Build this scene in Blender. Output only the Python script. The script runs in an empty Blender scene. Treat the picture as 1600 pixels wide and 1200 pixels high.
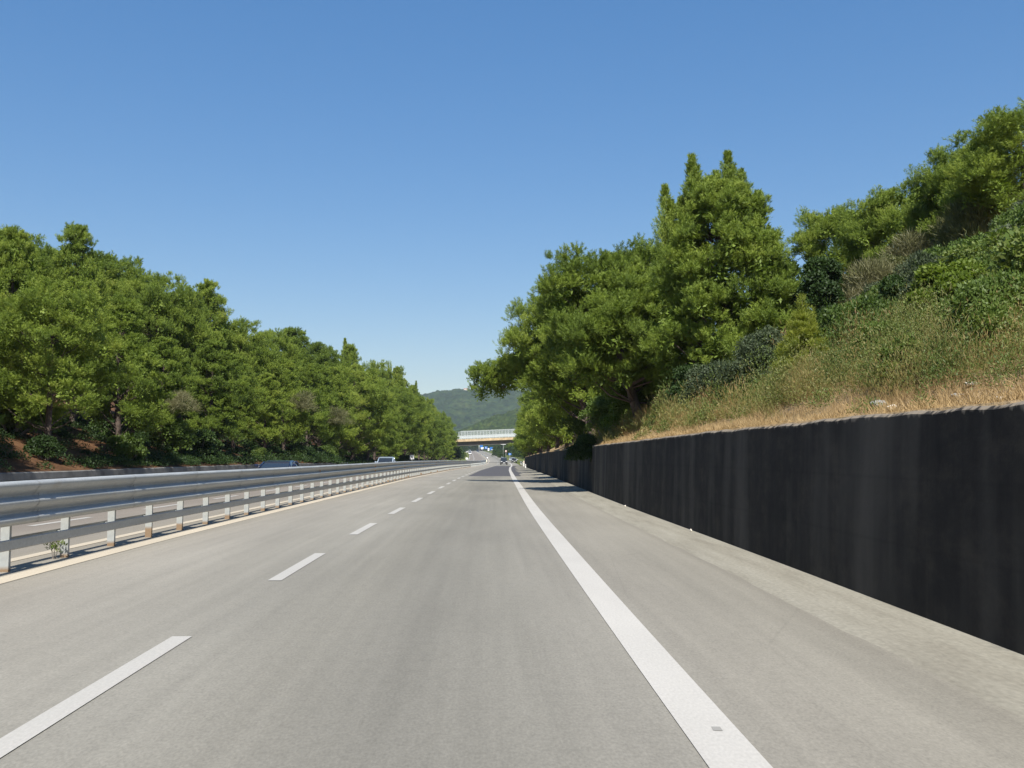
import bpy, math, random
import numpy as np
from mathutils import Vector, Matrix

scn = bpy.context.scene
C = scn.collection
R = math.radians

# ------------------------------------------------------------------ camera
CAM_H = 1.5
cam_d = bpy.data.cameras.new('camera')
cam = bpy.data.objects.new('camera', cam_d)
C.objects.link(cam)
cam_d.sensor_width = 36.0
cam_d.lens = 35.0
cam_d.clip_start = 0.05
cam_d.clip_end = 12000
YAW, PITCH = R(1.763), R(3.824)
cam.location = (0, 0, CAM_H)
cam.rotation_euler = (R(90) + PITCH, 0, -YAW)
scn.camera = cam

# ------------------------------------------------------------------ sky, sun, exposure
SUN_EL, SUN_AZ = R(49), R(178.3)      # azimuth clockwise from +Y (the way the road runs): behind the camera, a little to its left
world = bpy.data.worlds.new('World')
scn.world = world
world.use_nodes = True
wn = world.node_tree
bg = wn.nodes['Background']
sky = wn.nodes.new('ShaderNodeTexSky')
sky.sky_type = 'NISHITA'
sky.sun_disc = False
sky.sun_elevation = SUN_EL
sky.sun_rotation = SUN_AZ
sky.altitude = 50
sky.air_density = 1.0
sky.dust_density = 0.35
sky.ozone_density = 2.2
hsv = wn.nodes.new('ShaderNodeHueSaturation')
hsv.inputs['Saturation'].default_value = 1.82
hsv.inputs['Hue'].default_value = .509
gam = wn.nodes.new('ShaderNodeGamma')
gam.inputs[1].default_value = .57
wn.links.new(sky.outputs[0], gam.inputs[0])
wn.links.new(gam.outputs[0], hsv.inputs['Color'])
wn.links.new(hsv.outputs[0], bg.inputs[0])
bg.inputs[1].default_value = 0.15

sun_d = bpy.data.lights.new('sun', 'SUN')
sun_d.energy = 4.4
sun_d.angle = R(0.53)
sun_d.color = (1.0, 0.955, 0.88)
sun = bpy.data.objects.new('sun', sun_d)
C.objects.link(sun)
sp = Vector((math.sin(SUN_AZ) * math.cos(SUN_EL), math.cos(SUN_AZ) * math.cos(SUN_EL), math.sin(SUN_EL)))
sun.rotation_euler = (-sp).to_track_quat('-Z', 'Y').to_euler()

scn.view_settings.view_transform = 'Standard'
scn.view_settings.look = 'None'
scn.view_settings.exposure = 0.8
scn.view_settings.gamma = 1.0
scn.view_settings.use_curve_mapping = False
scn.render.engine = 'CYCLES'
scn.cycles.max_bounces = 6
scn.cycles.diffuse_bounces = 3
scn.cycles.glossy_bounces = 2
scn.cycles.transmission_bounces = 4
scn.cycles.transparent_max_bounces = 8
scn.cycles.volume_bounces = 0
scn.cycles.use_denoising = True

# ------------------------------------------------------------------ the lie of the land
RS = np.random.RandomState


def smooth_table(pts, half):
    ys = np.arange(-80.0, 5200.0, 1.0)
    v = np.interp(ys, [p[0] for p in pts], [p[1] for p in pts])
    k = np.hanning(2 * half + 1)
    k /= k.sum()
    v = np.convolve(np.pad(v, half, mode='edge'), k, mode='valid')
    return ys, v


_oy, _ov = smooth_table([(-80, 0), (8, 0), (20, .1), (31, .27), (43, .5), (67, .95), (112, 2.0), (160, 3.4), (203, 4.95), (250, 6.4),
                         (300, 7.5), (400, 8.8), (480, 9.15), (543, 8.7), (784, 5.9), (1245, -2.0), (1800, -11), (5200, -60)], 12)
_zy, _zv = smooth_table([(-80, 0), (15, 0), (26, -.09), (38, -.16), (67, -.33), (112, -.73), (160, -1.25), (230, -1.9), (250, -2.05),
                         (300, -2.4), (400, -2.8), (480, -2.9), (543, -2.7), (784, -1.5), (1245, .7), (1800, 3.4), (5200, 3.4)], 12)


def off(y):
    return np.interp(y, _oy, _ov)


def zr(y):
    return np.interp(y, _zy, _zv)


def sstep(a, b, x):
    t = np.clip((np.asarray(x, float) - a) / (b - a), 0, 1)
    return t * t * (3 - 2 * t)


_nr = RS(5)
_lat = _nr.rand(256, 256)


def vnoise(x, y):
    x = np.asarray(x, float); y = np.asarray(y, float)
    xi = np.floor(x).astype(int); yi = np.floor(y).astype(int)
    fx = x - xi; fy = y - yi
    fx = fx * fx * (3 - 2 * fx); fy = fy * fy * (3 - 2 * fy)
    a = _lat[xi % 256, yi % 256]; b = _lat[(xi + 1) % 256, yi % 256]
    c = _lat[xi % 256, (yi + 1) % 256]; d = _lat[(xi + 1) % 256, (yi + 1) % 256]
    return (a * (1 - fx) + b * fx) * (1 - fy) + (c * (1 - fx) + d * fx) * fy - .5


WALL_H = 1.86
WF = 3.88            # face of the right wall, metres right of the camera line
LW = -15.55          # face of the low left wall


def terrain(u, y):
    """Height above the datum at road coordinate u (metres right of the camera line) and distance y."""
    u = np.asarray(u, float); y = np.asarray(y, float)
    z = zr(y) - 0.14
    # right bank
    w = np.maximum(u - (WF + .22), 0)
    wall = WALL_H * (1 - sstep(206, 236, y)) + .12
    s = .52 - .17 * sstep(55, 95, y) - .1 * sstep(120, 215, y) - .13 * sstep(225, 260, y)
    w1 = np.minimum(w, 15)
    w2 = np.clip(w - 15, 0, 80)
    bank = s * (w1 - .75 * (1 - np.exp(-w1 / .75))) + s * .3 * w2
    hr = wall - .1 + bank + (vnoise(u * .9, y * .9) * .18 + vnoise(u * .3 + 7, y * .3) * .7 * np.minimum(w1 / 4, 1)) * sstep(.1, 1.2, w)
    z = np.where(u > WF + .14, zr(y) + hr, z)
    # left bank
    wl = np.maximum(-(u - (LW - .22)), 0)
    lwall = .9 * (1 - sstep(92, 112, y)) + .05
    w1 = np.minimum(wl, 9); w2 = np.clip(wl - 9, 0, 60)
    hl = lwall + .3 * w1 + .24 * w2 + (vnoise(u * .7, y * .7) * .25 + vnoise(u * .22, y * .22 + 9) * .8) * sstep(.1, 2.5, wl)
    hl = hl * (1 - .6 * sstep(300, 420, y))
    z = np.where(u < LW - .14, zr(y) + hl, z)
    return z


def ground_z(x, y):
    return float(terrain(x - off(y), y))


_cm = cam.rotation_euler.to_matrix()


def ray(px, py):
    """Direction (per metre of distance) in which a point of the 1600x1200 photograph lies."""
    v = _cm @ Vector(((px - 800) / 1556.0, (600 - py) / 1556.0, -1.0))
    return v / v.y


def at(px, py, d):
    v = ray(px, py)
    return v.x * d, d, CAM_H + v.z * d


def hit(px, py, d0=6.0, d1=160.0):
    """Where the line of sight meets the bank."""
    v = ray(px, py)
    d = d0
    while d < d1:
        if CAM_H + v.z * d < ground_z(v.x * d, d):
            break
        d += .1
    return v.x * d, d, ground_z(v.x * d, d)


def depth_at(px, u):
    """Distance at which the line of sight through column px is u metres from the camera line along the road."""
    v = ray(px, 700)
    lo, hi = 6.0, 900.0
    for _ in range(50):
        m = (lo + hi) / 2
        if (v.x * m - float(off(m)) - u) * (1 if u < 0 else -1) > 0:
            lo = m
        else:
            hi = m
    return lo


# ------------------------------------------------------------------ materials
def new_mat(name):
    m = bpy.data.materials.new(name)
    m.use_nodes = True
    nt = m.node_tree
    return m, nt, nt.nodes['Principled BSDF']


def N(nt, t, **kw):
    n = nt.nodes.new(t)
    for k, v in kw.items():
        setattr(n, k, v)
    return n


def noise(nt, vec, scale, detail=4, rough=.55, dim='3D'):
    n = N(nt, 'ShaderNodeTexNoise', noise_dimensions=dim)
    n.inputs['Scale'].default_value = scale
    n.inputs['Detail'].default_value = detail
    n.inputs['Roughness'].default_value = rough
    if vec is not None:
        nt.links.new(vec, n.inputs['Vector'])
    return n.outputs['Fac']


def ramp(nt, fac, stops, interp='LINEAR'):
    r = N(nt, 'ShaderNodeValToRGB')
    r.color_ramp.interpolation = interp
    e = r.color_ramp.elements
    while len(e) < len(stops):
        e.new(0.5)
    for i, (p, c) in enumerate(stops):
        e[i].position = p
        e[i].color = (c, c, c, 1) if isinstance(c, (int, float)) else (*c, 1)
    nt.links.new(fac, r.inputs['Fac'])
    return r.outputs['Color']


def mix(nt, fac, a, b, mode='MIX'):
    n = N(nt, 'ShaderNodeMix', data_type='RGBA', blend_type=mode)
    for sock, v in ((n.inputs[0], fac), (n.inputs[6], a), (n.inputs[7], b)):
        if isinstance(v, (int, float)):
            sock.default_value = v
        elif isinstance(v, tuple):
            sock.default_value = (*v, 1)
        else:
            nt.links.new(v, sock)
    return n.outputs[2]


def mapped(nt, vec, scale=(1, 1, 1), loc=(0, 0, 0)):
    n = N(nt, 'ShaderNodeMapping')
    n.inputs['Scale'].default_value = scale
    n.inputs['Location'].default_value = loc
    nt.links.new(vec, n.inputs['Vector'])
    return n.outputs[0]


def coords(nt, which='Object'):
    return N(nt, 'ShaderNodeTexCoord').outputs[which]


def bump(nt, bsdf, h, strength=.3, dist=.02):
    b = N(nt, 'ShaderNodeBump')
    b.inputs['Strength'].default_value = strength
    b.inputs['Distance'].default_value = dist
    nt.links.new(h, b.inputs['Height'])
    nt.links.new(b.outputs[0], bsdf.inputs['Normal'])


def plain(name, col, rough=.6, metal=0.0, var=.12, scale=3.0, spec=.5):
    m, nt, b = new_mat(name)
    f = noise(nt, coords(nt), scale, 5)
    lo = tuple(c * (1 - var) for c in col); hi = tuple(min(1, c * (1 + var)) for c in col)
    nt.links.new(ramp(nt, f, [(.3, lo), (.7, hi)]), b.inputs['Base Color'])
    b.inputs['Roughness'].default_value = rough
    b.inputs['Metallic'].default_value = metal
    b.inputs['Specular IOR Level'].default_value = spec
    return m


def mat_asphalt():
    m, nt, b = new_mat('asphalt')
    uv = coords(nt, 'UV')
    sep = N(nt, 'ShaderNodeSeparateXYZ')
    nt.links.new(uv, sep.inputs[0])
    mr = N(nt, 'ShaderNodeMapRange')
    mr.inputs[1].default_value = -16; mr.inputs[2].default_value = 4
    wob = noise(nt, mapped(nt, uv, (.5, .06, 1)), 1.0, 3)
    ad = N(nt, 'ShaderNodeMath', operation='MULTIPLY_ADD')
    nt.links.new(wob, ad.inputs[0]); ad.inputs[1].default_value = .5; nt.links.new(sep.outputs[0], ad.inputs[2])
    nt.links.new(ad.outputs[0], mr.inputs[0])

    def p(u):
        return (u + 16 + .25) / 20
    # worn lanes: paler at the shoulder, darker oil band down the middle of the right lane
    base = ramp(nt, mr.outputs[0], [(p(-15), (0.207, 0.181, 0.149)), (p(-9.5), (0.203, 0.175, 0.145)), (p(-6.1), (0.254, 0.232, 0.190)), (p(-4.9), (0.262, 0.242, 0.202)),
                                    (p(-3.4), (0.247, 0.231, 0.193)), (p(-2.2), (0.230, 0.217, 0.182)), (p(-1.3), (0.205, 0.193, 0.160)), (p(-.6), (0.185, 0.175, 0.147)),
                                    (p(.2), (0.202, 0.191, 0.160)), (p(1.0), (0.227, 0.213, 0.179)), (p(1.6), (.235, .218, .18)), (p(2.88), (.24, .223, .182)), (p(2.935), (.175, .16, .13)), (p(2.99), (.24, .223, .182)), (p(3.1), (.242, .224, .181))])
    big = ramp(nt, noise(nt, mapped(nt, uv, (.5, .12, 1)), 1.0, 4), [(.3, .88), (.7, 1.1)])
    base = mix(nt, 1, base, big, 'MULTIPLY')
    stripes = ramp(nt, noise(nt, mapped(nt, uv, (5, .1, 1)), 1.0, 3), [(.3, .93), (.7, 1.06)])
    base = mix(nt, 1, base, stripes, 'MULTIPLY')
    grain = ramp(nt, noise(nt, mapped(nt, uv, (55, 26, 1)), 1.0, 3, .7), [(.28, .82), (.72, 1.18)])
    base = mix(nt, 1, base, grain, 'MULTIPLY')
    st = ramp(nt, noise(nt, mapped(nt, uv, (13, 6, 1)), 1.0, 4, .7), [(.30, .92), (.5, 1.0), (.72, 1.05)])
    base = mix(nt, 1, base, st, 'MULTIPLY')
    # fine cracks and crumbled spots
    vo = N(nt, 'ShaderNodeTexVoronoi', feature='DISTANCE_TO_EDGE')
    vo.inputs['Scale'].default_value = .55
    wv = mix(nt, .12, mapped(nt, uv, (1, .35, 1)), N(nt, 'ShaderNodeTexNoise').outputs['Color'])
    nt.links.new(wv, vo.inputs['Vector'])
    cr = ramp(nt, vo.outputs[0], [(.0, .92), (.006, 1.0)])
    msk = ramp(nt, noise(nt, mapped(nt, uv, (.3, .07, 1), (4, 2, 0)), 1.0, 2), [(.52, 0), (.62, 1)])
    base = mix(nt, msk, base, mix(nt, 1, base, cr, 'MULTIPLY'))
    nt.links.new(base, b.inputs['Base Color'])
    b.inputs['Roughness'].default_value = .88
    b.inputs['Specular IOR Level'].default_value = .25
    bump(nt, b, noise(nt, mapped(nt, uv, (60, 30, 1)), 1.0, 3, .7), .12, .01)
    return m


def mat_patch():
    m, nt, b = new_mat('fresh_asphalt')
    uv = coords(nt, 'UV')
    f = noise(nt, mapped(nt, uv, (6, .8, 1)), 1.0, 5, .7)
    nt.links.new(ramp(nt, f, [(.3, (.062, .06, .066)), (.75, (.1, .096, .098))]), b.inputs['Base Color'])
    b.inputs['Roughness'].default_value = .85
    b.inputs['Specular IOR Level'].default_value = .25
    return m


def mat_paint(name, col, wear):
    m, nt, b = new_mat(name)
    uv = coords(nt, 'UV')
    f = noise(nt, mapped(nt, uv, (9, 3, 1)), 1.0, 6, .75)
    g = noise(nt, mapped(nt, uv, (1.2, .35, 1)), 1.0, 4)
    c = ramp(nt, g, [(.3, tuple(v * .88 for v in col)), (.7, col)])
    c = mix(nt, ramp(nt, f, [(wear - .06, 1.0), (wear + .02, 0.0)]), c, (.27, .255, .225))
    gr = ramp(nt, noise(nt, mapped(nt, uv, (60, 25, 1)), 1.0, 2), [(.3, .9), (.7, 1.05)])
    c = mix(nt, 1, c, gr, 'MULTIPLY')
    nt.links.new(c, b.inputs['Base Color'])
    b.inputs['Roughness'].default_value = .7
    return m


def mat_gutter():
    m, nt, b = new_mat('gutter_concrete')
    uv = coords(nt, 'UV')
    f = noise(nt, mapped(nt, uv, (3.5, .35, 1)), 1.0, 6, .65)
    c = ramp(nt, f, [(.3, (.21, .194, .155)), (.5, (.265, .248, .2)), (.72, (.3, .283, .232))])
    g = ramp(nt, noise(nt, mapped(nt, uv, (30, 12, 1)), 1.0, 3), [(.3, .85), (.7, 1.1)])
    c = mix(nt, 1, c, g, 'MULTIPLY')
    nt.links.new(c, b.inputs['Base Color'])
    b.inputs['Roughness'].default_value = .95
    b.inputs['Specular IOR Level'].default_value = .15
    bump(nt, b, f, .4, .03)
    return m


def mat_wall():
    m, nt, b = new_mat('blackened_concrete')
    uv = coords(nt, 'UV')            # u along the wall, v up
    streak = noise(nt, mapped(nt, uv, (2.6, .16, 1)), 1.0, 6, .65)
    streak2 = noise(nt, mapped(nt, uv, (.55, .1, 1), (3, 0, 0)), 1.0, 4, .6)
    mott = noise(nt, mapped(nt, uv, (1.6, 2.2, 1)), 1.0, 7, .68)
    c = ramp(nt, streak, [(.32, (0.0196, 0.0175, 0.0162)), (.55, (0.0348, 0.0310, 0.0267)), (.76, (0.0653, 0.0560, 0.0437))])
    c2 = ramp(nt, mott, [(.3, (0.0091, 0.0095, 0.0097)), (.5, (0.0272, 0.0243, 0.0207)), (.68, (0.0680, 0.0571, 0.0426)), (.85, (0.1135, 0.0946, 0.0669))])
    c = mix(nt, .5, c, c2)
    c = mix(nt, ramp(nt, streak2, [(.48, 0), (.7, .9)]), c, (.105, .094, .077))
    # pale lime runs, here and there
    lime = noise(nt, mapped(nt, uv, (7.0, .2, 1)), 1.0, 3, .6)
    where = noise(nt, mapped(nt, uv, (.16, .05, 1), (8, 0, 0)), 1.0, 2)
    lm = N(nt, 'ShaderNodeMath', operation='MULTIPLY')
    nt.links.new(ramp(nt, lime, [(.58, 0), (.72, 1)]), lm.inputs[0])
    nt.links.new(ramp(nt, where, [(.58, 0), (.68, .3)]), lm.inputs[1])
    c = mix(nt, lm.outputs[0], c, (0.1700, 0.1650, 0.1500))
    sq = N(nt, 'ShaderNodeSeparateXYZ'); nt.links.new(uv, sq.inputs[0])
    mr_ = N(nt, 'ShaderNodeMapRange'); mr_.inputs[1].default_value = 27; mr_.inputs[2].default_value = 42
    nt.links.new(sq.outputs[0], mr_.inputs[0])
    l2 = N(nt, 'ShaderNodeMath', operation='MULTIPLY')
    nt.links.new(ramp(nt, noise(nt, mapped(nt, uv, (4.5, .12, 1)), 1.0, 3, .6), [(.5, 0), (.62, 1)]), l2.inputs[0])
    nt.links.new(ramp(nt, mr_.outputs[0], [(.3, 0), (.5, .6), (.75, .6), (.8, 0)]), l2.inputs[1])
    c = mix(nt, l2.outputs[0], c, (0.1500, 0.1450, 0.1300))
    # faint board joints from the formwork
    sep = N(nt, 'ShaderNodeSeparateXYZ'); nt.links.new(uv, sep.inputs[0])
    wv = N(nt, 'ShaderNodeMath', operation='PINGPONG'); wv.inputs[1].default_value = .31
    nt.links.new(sep.outputs[1], wv.inputs[0])
    jn = ramp(nt, wv.outputs[0], [(.0, .65), (.03, 1.0)])
    c = mix(nt, .3, c, mix(nt, 1, c, jn, 'MULTIPLY'))
    # earth washed over the top edge
    ed = ramp(nt, sep.outputs[1], [(.0, 0), (1.0, 1)])
    e2 = N(nt, 'ShaderNodeMath', operation='MULTIPLY_ADD'); e2.inputs[1].default_value = .3
    nt.links.new(noise(nt, mapped(nt, uv, (5, 1, 1)), 1.0, 5, .7), e2.inputs[0]); nt.links.new(sep.outputs[1], e2.inputs[2])
    gt = ramp(nt, mix(nt, 1, e2.outputs[0], (.5, .5, .5), 'MULTIPLY'), [(.985, 0), (1.0, 1)])
    c = mix(nt, gt, c, (.24, .2, .15))
    nt.links.new(c, b.inputs['Base Color'])
    b.inputs['Roughness'].default_value = .93
    b.inputs['Specular IOR Level'].default_value = .2
    bump(nt, b, mott, .5, .03)
    return m


def mat_steel(name='galvanised_steel', col=(.40, .41, .395), rough=.45, metal=.12):
    m, nt, b = new_mat(name)
    co = coords(nt)
    f = noise(nt, mapped(nt, co, (1, .35, 3)), 2.5, 5, .6)
    c = ramp(nt, f, [(.3, tuple(v * .82 for v in col)), (.7, tuple(v * 1.1 for v in col))])
    g = ramp(nt, noise(nt, co, 26, 3), [(.3, .9), (.7, 1.07)])
    c = mix(nt, 1, c, g, 'MULTIPLY')
    d = noise(nt, mapped(nt, co, (2, 1.2, 2)), 1.6, 5, .7)
    c = mix(nt, ramp(nt, d, [(.6, 0), (.78, .55)]), c, (.27, .22, .16))
    nt.links.new(c, b.inputs['Base Color'])
    b.inputs['Metallic'].default_value = metal
    nt.links.new(ramp(nt, f, [(.3, rough - .07), (.7, rough + .1)]), b.inputs['Roughness'])
    return m


def mat_post():
    m, nt, b = new_mat('post_steel')
    co = coords(nt)
    sep = N(nt, 'ShaderNodeSeparateXYZ'); nt.links.new(co, sep.inputs[0])
    f = noise(nt, co, 9, 4)
    c = ramp(nt, f, [(.3, (.33, .345, .335)), (.7, (.42, .435, .42))])
    # rust creeping up from the foot, more on some posts
    oi = N(nt, 'ShaderNodeObjectInfo')
    a = N(nt, 'ShaderNodeMath', operation='MULTIPLY_ADD')
    nt.links.new(f, a.inputs[0]); a.inputs[1].default_value = -.05; nt.links.new(sep.outputs[2], a.inputs[2])
    s = N(nt, 'ShaderNodeMath', operation='MULTIPLY_ADD')
    pw = N(nt, 'ShaderNodeMath', operation='POWER'); nt.links.new(oi.outputs['Random'], pw.inputs[0]); pw.inputs[1].default_value = 6
    nt.links.new(pw.outputs[0], s.inputs[0]); s.inputs[1].default_value = -.14; nt.links.new(a.outputs[0], s.inputs[2])
    c = mix(nt, ramp(nt, s.outputs[0], [(.0, .9), (.05, 0)]), c, (.24, .15, .075))
    nt.links.new(c, b.inputs['Base Color'])
    b.inputs['Metallic'].default_value = .25
    b.inputs['Roughness'].default_value = .55
    return m


def mat_leaf(name, stops, trans=.3, rough=.55, spec=.35, tr_tint=(1.15, 1.25, .6), scale=.7):
    m, nt, b = new_mat(name)
    at_ = N(nt, 'ShaderNodeAttribute', attribute_name='rnd')
    oi = N(nt, 'ShaderNodeObjectInfo')
    cl = noise(nt, coords(nt), scale, 3)
    a = N(nt, 'ShaderNodeMath', operation='MULTIPLY_ADD')
    nt.links.new(cl, a.inputs[0]); a.inputs[1].default_value = .9
    s0 = N(nt, 'ShaderNodeMath', operation='MULTIPLY_ADD')
    nt.links.new(oi.outputs['Random'], s0.inputs[0]); s0.inputs[1].default_value = .34; s0.inputs[2].default_value = -.42
    nt.links.new(s0.outputs[0], a.inputs[2])
    s = N(nt, 'ShaderNodeMath', operation='MULTIPLY_ADD')
    nt.links.new(at_.outputs['Fac'], s.inputs[0]); s.inputs[1].default_value = .55; nt.links.new(a.outputs[0], s.inputs[2])
    c = ramp(nt, s.outputs[0], stops)
    nt.links.new(c, b.inputs['Base Color'])
    b.inputs['Roughness'].default_value = rough
    b.inputs['Specular IOR Level'].default_value = spec
    tr = N(nt, 'ShaderNodeBsdfTranslucent')
    nt.links.new(mix(nt, 1, c, tr_tint, 'MULTIPLY'), tr.inputs['Color'])
    ms = N(nt, 'ShaderNodeMixShader'); ms.inputs[0].default_value = trans
    out = nt.nodes['Material Output']
    nt.links.new(b.outputs[0], ms.inputs[1]); nt.links.new(tr.outputs[0], ms.inputs[2])
    nt.links.new(ms.outputs[0], out.inputs['Surface'])
    return m


def mat_ground(name, stops, scale, fine=9):
    m, nt, b = new_mat(name)
    co = coords(nt)
    f = noise(nt, co, scale, 6, .65)
    c = ramp(nt, f, stops)
    g = ramp(nt, noise(nt, co, fine, 5, .75), [(.25, .6), (.75, 1.3)])
    c = mix(nt, 1, c, g, 'MULTIPLY')
    nt.links.new(c, b.inputs['Base Color'])
    b.inputs['Roughness'].default_value = .95
    b.inputs['Specular IOR Level'].default_value = .1
    bump(nt, b, noise(nt, co, fine * .6, 5, .7), .6, .12)
    return m


M = {}
M['asphalt'] = mat_asphalt()
M['patch'] = mat_patch()
M['white_paint'] = mat_paint('white_road_paint', (.485, .462, .415), .27)
M['dash_paint'] = mat_paint('worn_road_paint', (.44, .42, .375), .3)
M['cream_paint'] = mat_paint('cream_road_paint', (.52, .455, .35), .3)
M['gutter'] = mat_gutter()
M['wall'] = mat_wall()
M['steel'] = mat_steel()
M['post'] = mat_post()
M['orange'] = plain('orange_reflector', (.65, .22, .03), .35)
M['pine'] = mat_leaf('pine_needles', [(.0, (.078, .12, .018)), (.35, (.142, .202, .027)), (.7, (.222, .285, .04)), (1., (.3, .34, .065))], .26, .6, .3)
M['pine_light'] = mat_leaf('fresh_pine_needles', [(.0, (.12, .15, .018)), (.4, (.2, .235, .03)), (.75, (.27, .295, .042)), (1., (.32, .33, .06))], .38)
M['broad'] = mat_leaf('dark_leaves', [(.0, (.016, .034, .008)), (.5, (.034, .066, .013)), (1., (.07, .11, .022))], .22, .6, .3)
M['olive'] = mat_leaf('grey_green_leaves', [(.0, (.03, .046, .02)), (.5, (.065, .088, .04)), (1., (.14, .165, .09))], .22, .6, .3)
M['bright'] = mat_leaf('bright_leaves', [(.0, (.07, .115, .012)), (.5, (.135, .19, .02)), (1., (.2, .245, .036))], .32)
M['bramble'] = mat_leaf('bramble_leaves', [(.0, (.05, .085, .014)), (.5, (.105, .16, .028)), (.85, (.17, .2, .045)), (1., (.26, .2, .08))], .3)
M['grey_twig'] = mat_leaf('grey_twigs', [(.0, (.09, .092, .035)), (.5, (.17, .165, .075)), (1., (.28, .26, .15))], .2)
M['scrub'] = mat_leaf('dull_scrub_leaves', [(.0, (.06, .072, .02)), (.5, (.12, .13, .04)), (1., (.2, .19, .08))], .25)
M['dry_grass'] = mat_leaf('dry_grass', [(.0, (.22, .15, .07)), (.4, (.38, .27, .13)), (.75, (.5, .38, .21)), (1., (.6, .5, .32))], .25, .7, .2, (1.1, 1.05, .9))
M['herb'] = mat_leaf('bank_herbs', [(.0, (.032, .066, .012)), (.35, (.105, .15, .03)), (.6, (.2, .19, .06)), (.8, (.3, .2, .08)), (1., (.36, .2, .09))], .28)
M['bark'] = plain('pine_bark', (.085, .062, .05), .9, 0, .45, 6)
M['twig_bark'] = plain('pale_bark', (.2, .175, .15), .9, 0, .3, 6)
M['litter'] = mat_ground('needle_litter', [(.25, (.05, .03, .018)), (.5, (.105, .055, .028)), (.75, (.21, .115, .058))], .45)
M['bank'] = mat_ground('dry_bank_soil', [(.25, (.15, .125, .05)), (.45, (.3, .215, .115)), (.6, (.36, .26, .15)), (.8, (.44, .33, .21))], .5)
M['verge'] = mat_ground('verge_grass', [(.25, (.06, .085, .02)), (.55, (.13, .15, .04)), (.8, (.27, .22, .1))], .12, 3)
M['rock'] = plain('grey_rock', (.3, .29, .26), .9, 0, .45, 7)
M['pale_rock'] = plain('pale_rock', (.62, .58, .5), .9, 0, .2, 7)
M['concrete'] = plain('grey_concrete', (.17, .165, .15), .9, 0, .45, 1.2)
M['dark_concrete'] = plain('dark_girder', (.12, .105, .09), .9, 0, .2, 1)
M['rust_edge'] = plain('ochre_edge_beam', (.46, .34, .2), .85, 0, .28, .8)
M['fence_paint'] = plain('pale_fence_steel', (.55, .58, .57), .5, .3, .1, 3)
M['white'] = plain('white_enamel', (.8, .8, .78), .35, 0, .04)
M['cream'] = plain('cream_plastic', (.85, .8, .62), .5, 0, .06)
M['blue_sign'] = plain('blue_sign_enamel', (.02, .14, .45), .4, 0, .05)
M['red'] = plain('red_enamel', (.55, .04, .03), .4, 0, .06)
M['grey_metal'] = plain('grey_metal', (.4, .41, .41), .5, .4, .1)
M['tyre'] = plain('tyre_rubber', (.015, .015, .015), .85, 0, .2)
M['rim'] = plain('alloy_rim', (.5, .5, .51), .3, .8, .05)
M['glass'] = plain('car_glass', (.02, .025, .03), .16, 0, .02, 1, .8)
M['head'] = plain('lamp_lens', (.75, .76, .76), .12, 0, .03)
M['tail'] = plain('tail_lens', (.4, .012, .01), .2, 0, .03)
M['plate'] = plain('number_plate', (.75, .75, .72), .5, 0, .03)
M['black_plastic'] = plain('black_plastic', (.02, .02, .021), .6, 0, .1)
M['stucco'] = plain('pale_stucco', (.75, .68, .58), .9, 0, .08)
M['roof_tile'] = plain('roof_tiles', (.4, .2, .13), .9, 0, .15)


def paint(name, col):
    m, nt, b = new_mat(name)
    f = noise(nt, coords(nt), 2.0, 3)
    nt.links.new(ramp(nt, f, [(.3, tuple(c * .93 for c in col)), (.7, col)]), b.inputs['Base Color'])
    b.inputs['Roughness'].default_value = .3
    b.inputs['Coat Weight'].default_value = .6
    b.inputs['Coat Roughness'].default_value = .06
    return m


M['paint_navy'] = paint('navy_car_paint', (.008, .016, .045))
M['paint_silver'] = paint('pale_blue_car_paint', (.3, .37, .45))
M['paint_black'] = paint('dark_car_paint', (.03, .032, .036))
M['paint_white'] = paint('white_car_paint', (.82, .82, .8))
M['paint_grey'] = paint('grey_car_paint', (.42, .46, .5))

# ------------------------------------------------------------------ object helpers


def tag(o, label=None, cat=None, group=None, kind=None):
    for k, v in (('label', label), ('category', cat), ('group', group), ('kind', kind)):
        if v:
            o[k] = v
    return o


def empty(name, loc, rz=0, label=None, cat=None, group=None, s=1.0):
    o = bpy.data.objects.new(name, None)
    C.objects.link(o)
    o.location = loc
    o.rotation_euler = (0, 0, rz)
    o.scale = (s, s, s) if isinstance(s, (int, float)) else s
    o.empty_display_size = .3
    return tag(o, label, cat, group)


def link(name, me, mat, parent=None, loc=None):
    o = bpy.data.objects.new(name, me)
    C.objects.link(o)
    if mat is not None and not me.materials:
        for q in (mat if isinstance(mat, (list, tuple)) else [mat]):
            me.materials.append(q)
    if parent is not None:
        o.parent = parent
    if loc is not None:
        o.location = loc
    return o


def copy_tree(o, parent=None):
    c = o.copy()
    C.objects.link(c)
    if parent is not None:
        c.parent = parent
    for ch in list(o.children):
        copy_tree(ch, c)
    return c


def mesh_np(name, V, F, rnd=None, smooth=False, uv=None, mi=None):
    """V (n,3); F (m,k) one face size."""
    V = np.asarray(V, np.float32); F = np.asarray(F, np.int32)
    me = bpy.data.meshes.new(name)
    me.vertices.add(len(V)); me.vertices.foreach_set('co', V.ravel())
    m, k = F.shape
    me.loops.add(m * k); me.loops.foreach_set('vertex_index', F.ravel())
    me.polygons.add(m)
    me.polygons.foreach_set('loop_start', np.arange(0, m * k, k, dtype=np.int32))
    if mi is not None:
        me.polygons.foreach_set('material_index', np.asarray(mi, np.int32))
    if smooth:
        me.polygons.foreach_set('use_smooth', np.ones(m, bool))
    if uv is not None:
        l = me.uv_layers.new(name='UVMap')
        l.data.foreach_set('uv', np.asarray(uv, np.float32)[F.ravel()].ravel())
    me.update(calc_edges=True)
    if rnd is not None:
        a = me.attributes.new('rnd', 'FLOAT', 'FACE')
        a.data.foreach_set('value', np.asarray(rnd, np.float32))
    return me


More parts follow.
